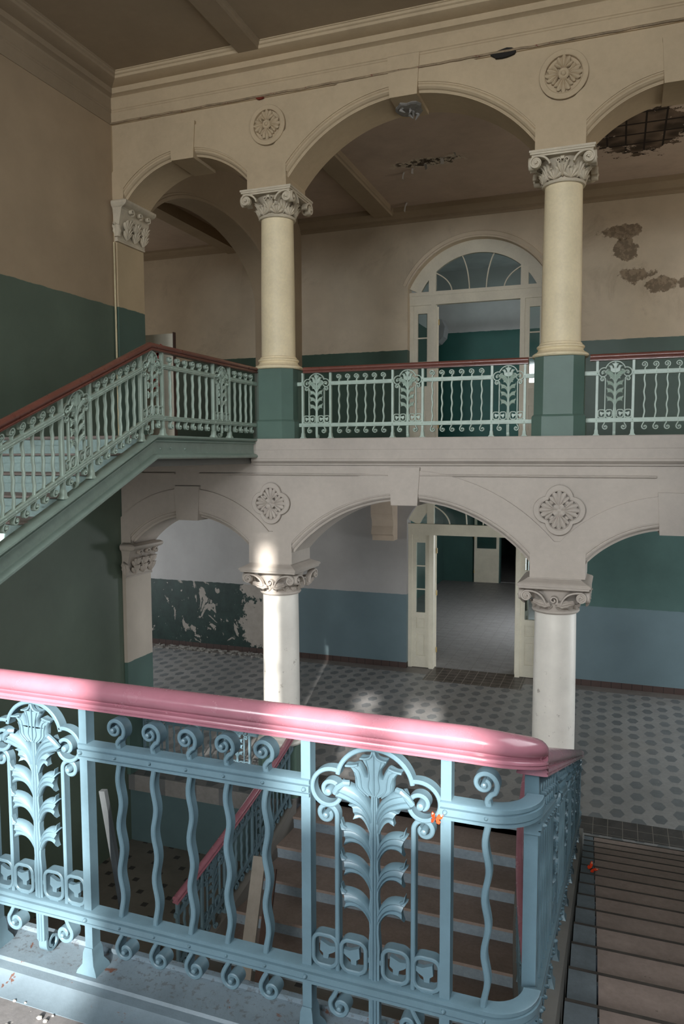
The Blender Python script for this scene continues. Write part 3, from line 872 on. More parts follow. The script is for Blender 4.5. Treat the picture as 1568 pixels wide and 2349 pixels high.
# ------------------------------------------------------------------ wrought iron balustrades
# local frame of every piece: x = along the run (u), y = depth (away from the viewer), z = height above the lower edge (v)
V_UP, V_LO, V_TOP = 0.755, 0.19, 0.905       # upper bar, lower bar, underside of the hand rail
PW = 0.41                                    # width of a lily panel between its two posts

def spiral(cx, cz, r0, r1, a0, a1, n=None, power=1.0):
    n = n or max(8, int(abs(a1-a0)/radians(11)))
    return [(cx + (r0+(r1-r0)*(k/n)**power)*cos(a0+(a1-a0)*k/n), cz + (r0+(r1-r0)*(k/n)**power)*sin(a0+(a1-a0)*k/n)) for k in range(n+1)]

def knob(mb, cx, cz, r, w0, w1, n=10):
    mb.loft([[(cx + r*f*cos(2*pi*k/n), w, cz + r*f*sin(2*pi*k/n)) for k in range(n)] for f, w in ((0.25, w0-0.006), (0.8, w0-0.003), (1, w0+0.003), (1, w1))])

def geo_baluster(mb):
    wv = [(0.0055*sin(2*pi*(v-0.25)/0.155), v) for v in [V_LO-0.02 + (V_UP-V_LO+0.06)*k/40 for k in range(41)]]
    mb.ribbon(wv, 0.017, -0.014, 0.016, 0.003)
    x0, v0 = wv[-1]
    cz = V_UP + 0.087; cx = -0.008
    neck = [(x0, v0-0.003), (x0+0.001, v0+0.006), (x0+0.012, v0+0.020)]
    mb.ribbon(neck + spiral(cx, cz, 0.036, 0.009, radians(-38), radians(430), 44, 0.9), 0.014, -0.018, 0.022, 0.003, True, lambda t: 1.0-0.25*t)
    knob(mb, cx, cz, 0.009, -0.026, 0.02)
    cz = V_LO - 0.083; cx = 0.012
    neck = [(0.0, V_LO-0.015), (0.0, V_LO-0.032), (-0.009, V_LO-0.047)]
    mb.ribbon(neck + spiral(cx, cz, 0.035, 0.008, radians(145), radians(560), 40, 0.9), 0.014, -0.020, 0.024, 0.003, True, lambda t: 1.0-0.25*t)
    knob(mb, cx, cz, 0.009, -0.026, 0.022)
    for v in (V_UP, V_LO):      # rivets
        knob(mb, 0.0, v, 0.006, -0.030, -0.022, 8)

def geo_post(mb, foot=True):
    mb.box(-0.0145, 0.0145, -0.0165, 0.0235, 0.06, V_TOP)
    mb.loft([[(-0.04, -0.035, 0), (0.04, -0.035, 0), (0.04, 0.04, 0), (-0.04, 0.04, 0)], [(-0.036, -0.033, 0.012), (0.036, -0.033, 0.012), (0.036, 0.038, 0.012), (-0.036, 0.038, 0.012)],
             [(-0.022, -0.025, 0.03), (0.022, -0.025, 0.03), (0.022, 0.03, 0.03), (-0.022, 0.03, 0.03)], [(-0.019, -0.024, 0.07), (0.019, -0.024, 0.07), (0.019, 0.028, 0.07), (-0.019, 0.028, 0.07)],
             [(-0.0145, -0.02, 0.085), (0.0145, -0.02, 0.085), (0.0145, 0.024, 0.085), (-0.0145, 0.024, 0.085)]])
    for v in (V_UP, V_LO): knob(mb, 0, v, 0.007, -0.034, -0.02, 8)

def leaf(mb, P, hw, w0=-0.006, relief=0.010, flutes=2, up=0.0, dn=0.0, notch=0.0, curl=0.0, ns=12, nt=10):
    """one cast leaf: spine P (bezier, (u, v)), half width hw(s), fluted front, flat back"""
    F = []; B = []
    for i in range(ns+1):
        s = i/ns
        c = bez(P, s); a = bez(P, max(0, s-0.02)); b = bez(P, min(1, s+0.02))
        tx, tz = b[0]-a[0], b[1]-a[1]; l = math.hypot(tx, tz) or 1e-9; tx /= l; tz /= l
        nx, nz = -tz, tx
        rf, rb = [], []
        for j in range(nt+1):
            t = -1 + 2*j/nt
            e = s**5*(up*max(0, t)**2 + dn*max(0, -t)**2 - notch*(1-t*t))
            h = hw(s)
            u = c[0] + nx*t*h + tx*e; v = c[1] + nz*t*h + tz*e
            k = 0.45 + 0.55*min(1, s*1.6)
            w = w0 - k*(relief*(1-0.75*t*t) + 0.42*relief*cos(flutes*2*pi*t*0.5+pi*0.0)) - curl*s**3*(0.4+0.6*t*t)
            rf.append((u, w, v)); rb.append((u, 0.007 - curl*s**3*0.6, v))
        F.append(rf); B.append(rb)
    fi = [[mb.P(p) for p in r] for r in F]; bi = [[mb.P(p) for p in r] for r in B]
    for i in range(ns):
        for j in range(nt):
            mb.f.append([fi[i][j], fi[i][j+1], fi[i+1][j+1], fi[i+1][j]])
            mb.f.append([bi[i][j+1], bi[i][j], bi[i+1][j], bi[i+1][j+1]])
        for j in (0, nt):
            mb.f.append([fi[i][j], fi[i+1][j], bi[i+1][j], bi[i][j]])
    for i in (0, ns):
        for j in range(nt):
            mb.f.append([fi[i][j], bi[i][j], bi[i][j+1], fi[i][j+1]])

def fan(mb, O, L, lobes=5, spread=82, relief=0.02, base=0.006, na=44, nt=8, narrow=0.25):
    """carved leaf opening like a fan from O = (u, v): rounded lobes, ribbed front"""
    F = []; B = []
    for i in range(na+1):
        q = -1 + 2*i/na; a = radians(spread)*q
        lob = abs(cos(q*lobes*pi/2)) if lobes % 2 else abs(sin(q*lobes*pi/2))
        R = L*(1 - narrow*q*q - 0.25*narrow*abs(q))*(0.70 + 0.30*lob**0.6)
        rf, rb = [], []
        for j in range(nt+1):
            t = j/nt
            u, v = O[0] + R*t*sin(a), O[1] + R*t*cos(a)
            w = -(base + relief*(0.30 + 0.70*lob)*sin(pi*min(1.0, 0.12+0.80*t)))
            rf.append((u, w, v)); rb.append((u, base, v))
        F.append(rf); B.append(rb)
    fi = [[mb.P(p) for p in r] for r in F]; bi = [[mb.P(p) for p in r] for r in B]
    for i in range(na):
        for j in range(nt):
            mb.f.append([fi[i][j], fi[i+1][j], fi[i+1][j+1], fi[i][j+1]]); mb.f.append([bi[i+1][j], bi[i][j], bi[i][j+1], bi[i+1][j+1]])
        mb.f.append([fi[i][nt], fi[i+1][nt], bi[i+1][nt], bi[i][nt]])
    for i in (0, na):
        for j in range(nt): mb.f.append([fi[i][j], fi[i][j+1], bi[i][j+1], bi[i][j]])

def curl_T(r0, z0, h, out, drop):
    """wraps a flat leaf round a bell of radius r0 and bends its tip outward"""
    def T(p):
        k = max(0.0, p[2]/h)
        rr = r0 + out*k**2.2; an = p[0]/(r0 + 0.5*out*k)
        rad = rr - p[1]
        return (rad*cos(an), rad*sin(an), z0 + p[2] - drop*k**5)
    return T

SU = 0.205      # stem position in the panel
def geo_stem(mb):
    def sec(v, a, d):
        return [(SU-a, 0.008, v), (SU-a*0.95, -d*0.7, v), (SU-a*0.55, -d*0.75, v), (SU-a*0.42, -d, v), (SU-a*0.16, -d*1.05, v), (SU, -d*0.8, v), (SU+a*0.16, -d*1.05, v), (SU+a*0.42, -d, v), (SU+a*0.55, -d*0.75, v), (SU+a*0.95, -d*0.7, v), (SU+a, 0.008, v)]
    mb.loft([sec(v, a, 0.016) for v, a in ((0.06, 0.0165), (0.19, 0.0165), (0.27, 0.0165), (0.31, 0.018), (0.36, 0.014), (0.42, 0.0165), (0.46, 0.0125), (0.52, 0.0155), (0.555, 0.012), (0.62, 0.0165), (0.68, 0.011), (0.775, 0.009))])
    # strap curling away under the lower bar
    pts = [(0.002, 0.08), (0.002, 0.04)] + [(0.03 - r*cos(a), 0.035 - r*sin(a)) for a, r in [(radians(q), 0.028 - 0.014*q/440) for q in range(0, 441, 20)]]
    rows = []
    for i, (y, z) in enumerate(pts):
        a = pts[max(0, i-1)]; b = pts[min(len(pts)-1, i+1)]
        ty, tz = b[0]-a[0], b[1]-a[1]; l = math.hypot(ty, tz); ny, nz = tz/l, -ty/l
        h = 0.0045
        rows.append([(SU-0.0165, y-ny*h, z-nz*h), (SU-0.006, y-ny*h*1.5, z-nz*h*1.5), (SU+0.006, y-ny*h*1.5, z-nz*h*1.5), (SU+0.0165, y-ny*h, z-nz*h), (SU+0.0165, y+ny*h, z+nz*h), (SU-0.0165, y+ny*h, z+nz*h)])
    mb.loft(rows)

def geo_leaf(mb, sg, v):
    """stem leaf: rises from the stem and flares into a trumpet end; v = height of its tip"""
    P = [(SU+sg*0.008, v-0.066), (SU+sg*0.020, v-0.012), (SU+sg*0.052, v+0.008), (SU+sg*0.088, v-0.002)]
    leaf(mb, P, lambda s: 0.006 + 0.015*min(1, s*1.6) + 0.010*s**3, -0.006, 0.011, 3, 0.004 if sg > 0 else 0.010, 0.010 if sg > 0 else 0.004, 0.004, 0.012)
    # pointed upper corner of the trumpet, bending up
    mb.ribbon([(SU+sg*0.080, v+0.020), (SU+sg*0.090, v+0.028), (SU+sg*0.094, v+0.046)], 0.009, -0.024, -0.006, 0.002, True, lambda t: 1.05-0.9*t)

def geo_big_leaf(mb, sg):
    P = [(SU+sg*0.009, 0.680), (SU+sg*0.020, 0.738), (SU+sg*0.055, 0.752), (SU+sg*0.098, 0.766)]
    leaf(mb, P, lambda s: 0.008 + 0.018*min(1, s*1.5), -0.008, 0.013, 3, 0.004, 0.004, -0.006, 0.016)
    P = [(SU+sg*0.009, 0.650), (SU+sg*0.020, 0.705), (SU+sg*0.038, 0.715), (SU+sg*0.062, 0.706)]
    leaf(mb, P, lambda s: 0.006 + 0.015*min(1, s*1.5), -0.006, 0.010, 2, 0.006, 0.006, 0.004, 0.006)
    # rolled tip
    c = (SU+sg*0.096, 0.772)
    mb.tube([(c[0]-sg*0.026, -0.022, c[1]+0.018), (c[0]-sg*0.012, -0.030, c[1]+0.020), (c[0]+sg*0.004, -0.030, c[1]+0.006), (c[0]+sg*0.016, -0.022, c[1]-0.016)], 0.0095, 8)

def catmull(P, n=4, closed=True):
    out = []; m = len(P)
    for i in range(m if closed else m-1):
        p0, p1, p2, p3 = (P[(i-1) % m], P[i], P[(i+1) % m], P[(i+2) % m]) if closed else (P[max(0, i-1)], P[i], P[i+1], P[min(m-1, i+2)])
        for k in range(n):
            t = k/n
            out.append(tuple(0.5*((2*p1[j]) + (-p0[j]+p2[j])*t + (2*p0[j]-5*p1[j]+4*p2[j]-p3[j])*t*t + (-p0[j]+3*p1[j]-3*p2[j]+p3[j])*t**3) for j in (0, 1)))
    if not closed: out.append(P[-1])
    return out

def pillow(mb, poly, levels, back):
    """relief with rounded shoulders: outline inset step by step toward the viewer"""
    m = len(poly)
    area2 = sum(poly[i][0]*poly[(i+1) % m][1] - poly[(i+1) % m][0]*poly[i][1] for i in range(m))
    sg = 1 if area2 > 0 else -1
    nor = []
    for i in range(m):
        a, b = poly[i-1], poly[(i+1) % m]
        tx, tz = b[0]-a[0], b[1]-a[1]; l = math.hypot(tx, tz) or 1e-9
        nor.append((-tz/l*sg, tx/l*sg))
    rings = [[(p[0], back, p[1]) for p in poly]]
    for ins, w in levels:
        rings.append([(p[0]+n[0]*ins, w, p[1]+n[1]*ins) for p, n in zip(poly, nor)])
    mb.loft(rings, True, False)
    tri = tessellate([[Vector((p[0], p[1], 0)) for p in poly]])
    for ring in (rings[0], rings[-1]):
        ix = [mb.P(p) for p in ring]
        for t in tri: mb.f.append([ix[k] for k in t])

FD = 0.012
FLOWER = [(0, .766), (.018, .767), (.040, .774), (.054, .788), (.058, .805), (.0585, .822), (.067, .838), (.083, .852), (.064, .853), (.045, .860), (.034, .849), (.027, .834), (.0225, .824), (.019, .834), (.0215, .847), (.032, .862), (.0395, .879), (.023, .880), (.009, .886)]
def geo_flower(mb):
    R = FLOWER + [(0, .907)] + [(-x, z) for x, z in reversed(FLOWER[1:])]
    poly = catmull([(SU+x, z-FD) for x, z in R], 3)
    pillow(mb, poly, ((0.0, -0.006), (0.0022, -0.012), (0.005, -0.016)), 0.006)
    for sg in (-1, 1):
        for pts, w in ((((.004, .772), (.016, .795), (.013, .825), (.016, .850), (.022, .872)), .0038), (((.014, .771), (.034, .790), (.038, .815), (.044, .838), (.060, .849)), .0042), (((.024, .771), (.047, .792), (.050, .815), (.056, .834)), .0032)):
            mb.ribbon(catmull([(SU+sg*x, z-FD) for x, z in pts], 4, False), w, -0.0205, -0.012, 0.0016, True, lambda t: 1.1-0.7*t)
        mb.ribbon(catmull([(SU+sg*x, z-FD) for x, z in ((.082, .850), (.063, .852), (.045, .857))], 4, False), 0.006, -0.024, -0.010, 0.002)
        mb.ribbon(catmull([(SU+sg*x, z-FD) for x, z in ((.039, .877), (.023, .878), (.009, .885), (.002, .902))], 4, False), 0.005, -0.024, -0.010, 0.002)
    mb.ribbon([(SU, 0.76), (SU, 0.79), (SU, 0.84), (SU, 0.888)], 0.005, -0.022, -0.012, 0.002, True, lambda t: 1.2-0.6*t)

def geo_arch(mb):
    h = V_UP
    arc = [(0.2060 + 0.1105*cos(a), h + 0.038 + 0.100*sin(a)) for a in [radians(8 + 164*k/30) for k in range(31)]]
    mb.ribbon(arc, 0.0135, -0.016, 0.018)
    for sg in (-1, 1):
        cx = 0.2060 + sg*0.1345
        a0 = radians(66); a1 = radians(66+540)
        sp = spiral(0, 0, 0.067, 0.012, a0, a1, 60, 0.85)
        pts = [(cx + (x if sg < 0 else -x), h + z) for x, z in sp]
        mb.ribbon(pts, 0.0125, -0.016, 0.018)
        knob(mb, cx, h, 0.012, -0.024, 0.012)

def geo_side_bar(mb, sg):
    ub = 0.2060 + sg*0.1125; h = V_UP
    sp = spiral(0, 0, 0.031, 0.011, 0, radians(400), 34)
    cx = ub + sg*0.031
    pts = [(ub, V_LO-0.02), (ub, 0.40), (ub, h-0.078)] + [(cx + (x if sg < 0 else -x), h-0.072+z) for x, z in sp]
    mb.ribbon(pts, 0.0135, -0.013, 0.016)
    knob(mb, cx, h-0.072, 0.010, -0.021, 0.012)
    sp = spiral(0, 0, 0.033, 0.008, radians(35), radians(-380), 38)
    cx = ub + sg*(-0.010)
    pts = [(ub, V_LO-0.01), (ub, V_LO-0.032), (ub + sg*0.009, V_LO-0.050)] + [(cx + (x if sg > 0 else -x), V_LO-0.080+z) for x, z in sp][1:]
    mb.ribbon(pts, 0.0135, -0.018, 0.022)
    knob(mb, cx, V_LO-0.080, 0.009, -0.025, 0.02)

def geo_loop(mb, k):
    cx = (0.056, 0.143, 0.268, 0.358)[k]; cz = V_LO+0.080
    hw, hh, r = 0.037, 0.046, 0.024
    pts = []
    for qx, qz, a0 in ((1, 1, 0), (-1, 1, 90), (-1, -1, 180), (1, -1, 270)):
        for j in range(7):
            a = radians(a0 + 15*j); pts.append((cx + qx*(hw-r) + r*cos(a), cz + qz*(hh-r) + r*sin(a)))
    pts.append(pts[0])
    mb.ribbon(pts, 0.012, -0.015, 0.018, 0.003, False)
    sg = (1, -1, 1, -1)[k]
    # notched leaf hanging from the inner side
    poly = [(cx+sg*0.031, cz+0.016), (cx+sg*0.012, cz+0.014), (cx-sg*0.016, cz+0.026), (cx-sg*0.018, cz-0.004), (cx-sg*0.008, cz-0.012), (cx-sg*0.008, cz-0.026), (cx+sg*0.008, cz-0.026), (cx+sg*0.010, cz-0.012), (cx+sg*0.024, cz-0.004), (cx+sg*0.033, cz+0.004)]
    mb.prism(poly, -0.008, 0.006)
    mb.box(cx - hw*0.5, cx + hw*0.5, -0.012, 0.014, V_LO+0.022, V_LO+0.036)
    mb.box(cx-sg*hw-0.012*(1 if sg > 0 else 0), cx-sg*hw+0.012*(0 if sg > 0 else 1), -0.009, 0.009, cz-0.008, cz+0.006)

MESH = {}
def piece(kind, mat, zf=None, u0=0.0, key=None):
    """mesh of one iron piece, lifted along the slope of the run (zf) from u0"""
    kk = (kind, mat.name, key)
    if key is not None and kk in MESH: return MESH[kk]
    T = None
    if zf is not None:
        z0 = zf(u0)
        T = lambda p: (p[0], p[1], p[2] + zf(u0+p[0]) - z0)
    mb = MB(T)
    if kind == 'baluster': geo_baluster(mb)
    elif kind == 'post': geo_post(mb)
    elif kind == 'leaf_panel': geo_stem(mb)
    elif kind.startswith('leaf'):
        sg = 1 if kind[4] == 'r' else -1
        geo_leaf(mb, sg, {'1': 0.635, '2': 0.545, '3': 0.445}[kind[5]])
    elif kind == 'bigl': geo_big_leaf(mb, -1)
    elif kind == 'bigr': geo_big_leaf(mb, 1)
    elif kind == 'flower': geo_flower(mb)
    elif kind == 'arch_frame': geo_arch(mb)
    elif kind == 'side_l': geo_side_bar(mb, -1)
    elif kind == 'side_r': geo_side_bar(mb, 1)
    elif kind.startswith('loop'): geo_loop(mb, int(kind[4]))
    elif kind == 'panel_all':
        geo_stem(mb); geo_flower(mb); geo_arch(mb)
        for sg in (-1, 1):
            geo_side_bar(mb, sg); geo_big_leaf(mb, sg)
            for v in (0.635, 0.545, 0.445): geo_leaf(mb, sg, v)
        for k in range(4): geo_loop(mb, k)
    me = mb.mesh(kind, mat, 38)
    if key is not None: MESH[kk] = me
    return me

BAR = [(-0.022, -0.026), (-0.026, -0.024), (-0.026, -0.0155), (-0.0205, -0.0145), (-0.0205, -0.0115), (-0.029, -0.0100), (-0.029, 0.0080), (-0.0205, 0.0095), (-0.0205, 0.0125), (-0.026, 0.0135), (-0.026, 0.024), (-0.022, 0.026), (0.020, 0.026), (0.020, -0.026)]
def rail_profile():
    p = []
    for k in range(15):
        a = radians(-35 + 250*k/14); p.append((0.043*cos(a), 0.049 + 0.033*sin(a)))
    p += [(-0.027, 0.026), (-0.026, 0.021), (-0.040, 0.018), (-0.043, 0.014), (-0.043, 0.009), (-0.039, 0.007), (-0.043, 0.005), (-0.043, -0.001), (-0.034, -0.003), (0.034, -0.003), (0.043, -0.001), (0.043, 0.005), (0.039, 0.007), (0.043, 0.009), (0.043, 0.014), (0.040, 0.018), (0.026, 0.021), (0.027, 0.026)]
    return p

class Run:
    """a balustrade along a plan path with a kerb height; positions are distances along the path"""
    def __init__(s, name, label, pts, mat, railmat, full=True, flip=False):
        s.pts = [Vector(p) for p in pts]; s.mat = mat; s.rm = railmat; s.full = full
        s.cum = [0.0]
        for a, b in zip(s.pts, s.pts[1:]): s.cum.append(s.cum[-1] + math.hypot(b.x-a.x, b.y-a.y))
        s.L = s.cum[-1]
        s.root = thing(name, label, 'balustrade', s.pts[0]); s.panels = []
    def at(s, d):
        d = max(0.0, min(s.L, d))
        for i in range(len(s.cum)-1):
            if d <= s.cum[i+1] + 1e-9:
                f = (d-s.cum[i])/max(1e-9, s.cum[i+1]-s.cum[i])
                a, b = s.pts[i], s.pts[i+1]
                h = Vector((b.x-a.x, b.y-a.y, 0)).normalized()
                return a.lerp(b, f), h
    def zf(s, d):
        if d > s.L: 
            a, b = s.pts[-2], s.pts[-1]; return b.z + (d-s.L)*(b.z-a.z)/max(1e-9, s.cum[-1]-s.cum[-2])
        if d < 0:
            a, b = s.pts[0], s.pts[1]; return a.z + d*(b.z-a.z)/max(1e-9, s.cum[1])
        return s.at(d)[0].z
    def put(s, name, kind, d, parent=None, span=0.05):
        p, h = s.at(d)
        ang = atan2(h.y, h.x)
        # chord direction over the span keeps panels straight on gentle curves
        if span > 0.1:
            q, _ = s.at(d+span); ang = atan2(q.y-p.y, q.x-p.x)
        z0, z1, zm = s.zf(d), s.zf(d+span), s.zf(d+span/2)
        straight = abs((z0+z1)/2-zm) < 1e-4 and abs((s.zf(d-0.02)-z0)/0.02 + (z1-z0)/span) < 0.02
        key = ('%.3f' % ((z1-z0)/span)) if straight else None
        if kind == 'post' or (kind == 'baluster' and False): key = '0'; zf = None
        else: zf = s.zf
        me = piece(kind, s.mat, zf, d, key)
        o = bpy.data.objects.new(name, me)
        link(o, parent or s.root)
        if parent is None:
            o.location = p - s.pts[0]; o.rotation_euler = (0, 0, ang)
        return o
    def post(s, d): return s.put('post', 'post', d)
    def bal(s, d): return s.put('baluster', 'baluster', d)
    def panel(s, d):
        s.post(d); s.post(d+PW); s.panels.append(d)
        if not s.full:
            return s.put('leaf_panel', 'panel_all', d, None, PW)
        p = s.put('leaf_panel', 'leaf_panel', d, None, PW)
        s.put('lily_flower', 'flower', d, p, PW); s.put('arch_frame', 'arch_frame', d, p, PW)
        for k in ('l1', 'l2', 'l3', 'r1', 'r2', 'r3'): s.put('stem_leaf', 'leaf'+k, d, p, PW)
        for k in ('bigl', 'bigr'): s.put('upper_leaf', k, d, p, PW)
        for k in ('side_l', 'side_r'): s.put('side_bar', k, d, p, PW)
        for k in range(4): s.put('scroll_loop', 'loop%d' % k, d, p, PW)
        return p
    def infill(s, d0, d1, n):
        for k in range(1, n+1): s.bal(d0 + (d1-d0)*k/(n+1))
    def rel(s, pts): return [Vector(p) - s.pts[0] for p in pts]
    def bars(s, pts=None):
        pts = pts or s.pts
        m = MB(); m.sweep(BAR, [p + Vector((0, 0, V_LO)) for p in s.rel(pts)]); m.build('bottom_bar', s.mat, s.root, 30)
        # the upper bar runs only between the lily panels
        cum = [0.0]
        for a, b in zip(pts, pts[1:]): cum.append(cum[-1] + math.hypot(b.x-a.x, b.y-a.y))
        def at(d):
            for i in range(len(cum)-1):
                if d <= cum[i+1]+1e-9: return pts[i].lerp(pts[i+1], (d-cum[i])/max(1e-9, cum[i+1]-cum[i]))
            return pts[-1]
        e = 0.0; spans = []
        for d in sorted(s.panels):
            if d - e > 0.03: spans.append((e, d+0.014))
            e = d + PW - 0.014
        if cum[-1] - e > 0.03: spans.append((e, cum[-1]))
        for a, b in spans:
            q = [at(a)] + [p for p, c in zip(pts, cum) if a + 1e-4 < c < b - 1e-4] + [at(b)]
            m = MB(); m.sweep(BAR, [p - s.pts[0] + Vector((0, 0, V_UP)) for p in q]); m.build('top_bar', s.mat, s.root, 30)
    def rail(s, pts=None):
        pts = pts or [p + Vector((0, 0, V_TOP)) for p in s.pts]
        m = MB(); m.sweep(rail_profile(), s.rel(pts)); return m.build('handrail', s.rm, s.root, 40)

# --- landing balustrade in the foreground, turning the corner to the right flight
KZ = -1.716
FY = 1.95
def nosing(Y): return -2.30 - 0.386*(Y-3.11)
def xr(Y): return -0.20 - 0.018*(Y-2.0)
corner = [(-0.295 + 0.105*sin(radians(a)), FY + 0.105 - 0.105*cos(radians(a))) for a in range(0, 91, 10)]
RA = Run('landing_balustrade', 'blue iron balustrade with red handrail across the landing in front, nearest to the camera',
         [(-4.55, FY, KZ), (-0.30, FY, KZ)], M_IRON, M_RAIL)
x0 = -4.55
def A(x): return x - x0
for xa in (-0.827+0.007, -2.012, -3.20, -4.39):
    RA.panel(A(xa))
RA.infill(A(-1.600), A(-0.822), 5)
RA.infill(A(-2.79), A(-2.012), 5); RA.infill(A(-3.98), A(-3.20), 5)
RA.bal(A(-0.272)); 
cpts = [Vector((-4.55, FY, KZ))] + [Vector((x, y, KZ)) for x, y in corner] + [Vector((xr(2.12), 2.10, KZ-0.03))]
RA.bars(cpts)
rc = [(-0.345 + 0.145*sin(radians(a)), FY + 0.145 - 0.145*cos(radians(a))) for a in range(0, 91, 9)]
RA.rail([Vector((-4.6, FY, KZ+V_TOP))] + [Vector((x, y, KZ+V_TOP - 0.062*(i/10)**1.6)) for i, (x, y) in enumerate(rc)] + [Vector((xr(2.13), 2.13, nosing(2.13)+0.105+V_TOP))])

# --- balustrade of the right flight, seen almost edge on
KR = 0.105
pts = [(xr(2.10), 2.10, nosing(2.10)+KR), (xr(9.45), 9.45, nosing(9.45)+KR)]
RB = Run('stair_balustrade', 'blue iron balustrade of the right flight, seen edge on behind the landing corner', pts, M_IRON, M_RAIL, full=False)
d = 0.06
while d < RB.L - 0.3:
    RB.post(d)
    if d + 1.3 > RB.L: break
    RB.infill(d, d+0.83, 6); RB.panel(d+0.83); d += 0.83+PW
RB.infill(d, RB.L+0.1, 6) if RB.L - d > 0.4 else None
RB.bars(); RB.rail()

# --- left flight and upper landing
XLF = -4.715
pts = [(XLF+0.036*(6.92-2.70), 2.70, -1.56), (XLF, 6.92, 0.20), (XLF, 9.43, 0.20)]
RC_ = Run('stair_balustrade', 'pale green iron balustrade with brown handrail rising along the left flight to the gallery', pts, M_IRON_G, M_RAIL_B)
k0 = RC_.cum[1]
def C(y): return y - 6.92 + k0
p1 = C(6.745)
RC_.panel(p1); RC_.panel(C(8.27)); RC_.infill(p1+PW, C(8.27), 6); RC_.infill(C(8.27)+PW, C(9.43)+0.02, 4)
d = p1
for k in range(3):
    a = d - 0.865
    if a - PW < 0: 
        break
    RC_.infill(a, d, 6); RC_.panel(a-PW); d = a-PW
if d > 0.2: RC_.infill(max(0, d-0.865), d, 6)
RC_.bars(); 
RC_.rail([p + Vector((0, 0, V_TOP)) for p in RC_.pts])

# --- gallery, between the columns
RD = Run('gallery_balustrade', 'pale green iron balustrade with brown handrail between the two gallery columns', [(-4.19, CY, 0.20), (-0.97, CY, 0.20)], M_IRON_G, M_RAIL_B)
D = lambda x: x + 4.19
for xa in (-4.115, -2.82, -1.51): RD.panel(D(xa))
RD.infill(D(-3.705), D(-2.82), 6); RD.infill(D(-2.41), D(-1.51), 6)
RD.bars(); RD.rail([Vector((-4.10, CY, 0.20+V_TOP)), Vector((-1.06, CY, 0.20+V_TOP))])
# --- gallery, right of the second column
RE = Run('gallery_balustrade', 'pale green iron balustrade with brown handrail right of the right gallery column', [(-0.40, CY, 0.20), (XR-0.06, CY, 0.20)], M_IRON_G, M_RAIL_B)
E_ = lambda x: x + 0.40
RE.panel(E_(-0.245)); RE.infill(E_(0.165), E_(1.04), 6); RE.panel(E_(1.04)); RE.bars(); RE.rail([Vector((-0.33, CY, 0.20+V_TOP)), Vector((XR-0.08, CY, 0.20+V_TOP))])
# --- ground floor, left arch
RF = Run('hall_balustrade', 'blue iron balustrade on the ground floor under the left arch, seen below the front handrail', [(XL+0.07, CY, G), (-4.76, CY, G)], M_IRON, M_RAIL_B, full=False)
F_ = lambda x: x - (XL+0.07)
RF.panel(F_(-6.85)); RF.post(F_(-5.93)); RF.panel(F_(-5.42)); RF.infill(F_(-6.44), F_(-5.93), 3); RF.infill(F_(-5.93), F_(-5.42), 3); RF.bars(); RF.rail()
# --- flight down to the entrance
def entrance_run(label, plan):
    R = Run('entrance_stair_balustrade', label, plan, M_IRON, M_RAIL, full=False)
    d = 0.12
    R.post(d)
    while d + 0.6 + PW < R.L:
        R.infill(d, d+0.58, 4); R.panel(d+0.58); d += 0.58+PW
    if R.L - d > 0.3: R.infill(d, R.L-0.04, 3)
    R.post(R.L-0.03)
    R.bars()
    pl = [p + Vector((0, 0, V_TOP)) for p in R.pts]
    R.rail(pl)
    return R
def smooth_plan(P, n=10):
    out = []
    for k in range(n+1):
        t = k/n
        # quadratic through three points
        a, b, c = P
        s0 = (1-t)*(1-2*t); s1 = 4*t*(1-t); s2 = t*(2*t-1)
        out.append(tuple(a[i]*s0 + b[i]*s1 + c[i]*s2 for i in range(3)))
    return out
RG = entrance_run('blue iron balustrade with red handrail on the left of the entrance flight', smooth_plan([(-4.20, 9.42, G+0.0), (-4.30, 8.15, G-0.50), (-4.54, 6.93, -5.95)]))
RH = entrance_run('blue iron balustrade with red handrail on the right of the entrance flight', smooth_plan([(-0.96, 9.42, G+0.0), (-0.90, 8.15, G-0.50), (-0.66, 6.93, -5.95)]))

# ------------------------------------------------------------------ columns, capitals, rosettes
def cap_leaf(mb, O, nrm, h, w, out, r0=0.0, ns=12, nt=8, lobes=3):
    O = Vector(O); n = Vector(nrm).normalized(); t = Vector((-n.y, n.x, 0))
    F = []; B = []
    for i in range(ns+1):
        s = i/ns
        zz = h*(1.12*s - 0.22*s**4) if s < 0.85 else h*(1.12*0.85-0.22*0.85**4 + 0.05*sin((s-0.85)/0.15*pi*0.9) - 0.10*((s-0.85)/0.15)**2)
        oo = r0 + out*(0.25*s + 0.75*s**3.2)
        ww = w*(0.62 + 0.38*sin(pi*min(1, s*1.05)))*(1.0 if s < 0.75 else max(0.28, 1-2.4*(s-0.75)))
        ww *= 1 + 0.13*cos(lobes*2*pi*s)
        rf, rb = [], []
        for j in range(nt+1):
            tt = -1 + 2*j/nt
            rel = 0.016*(1-tt*tt) + 0.010*cos(3*pi*tt)*(1-abs(tt)*0.4)
            p = O + Vector((0, 0, zz - 0.02*abs(tt)*s)) + n*(oo+rel) + t*(ww*tt)
            rf.append(tuple(p)); rb.append(tuple(p - n*0.03))
        F.append(rf); B.append(rb)
    fi = [[mb.P(p) for p in r] for r in F]; bi = [[mb.P(p) for p in r] for r in B]
    for i in range(ns):
        for j in range(nt):
            mb.f.append([fi[i][j], fi[i][j+1], fi[i+1][j+1], fi[i+1][j]])
            mb.f.append([bi[i][j+1], bi[i][j], bi[i+1][j], bi[i+1][j+1]])
        for j in (0, nt): mb.f.append([fi[i][j], fi[i+1][j], bi[i+1][j], bi[i][j]])
    for i in (0, ns):
        for j in range(nt): mb.f.append([fi[i][j], bi[i][j], bi[i][j+1], fi[i][j+1]])

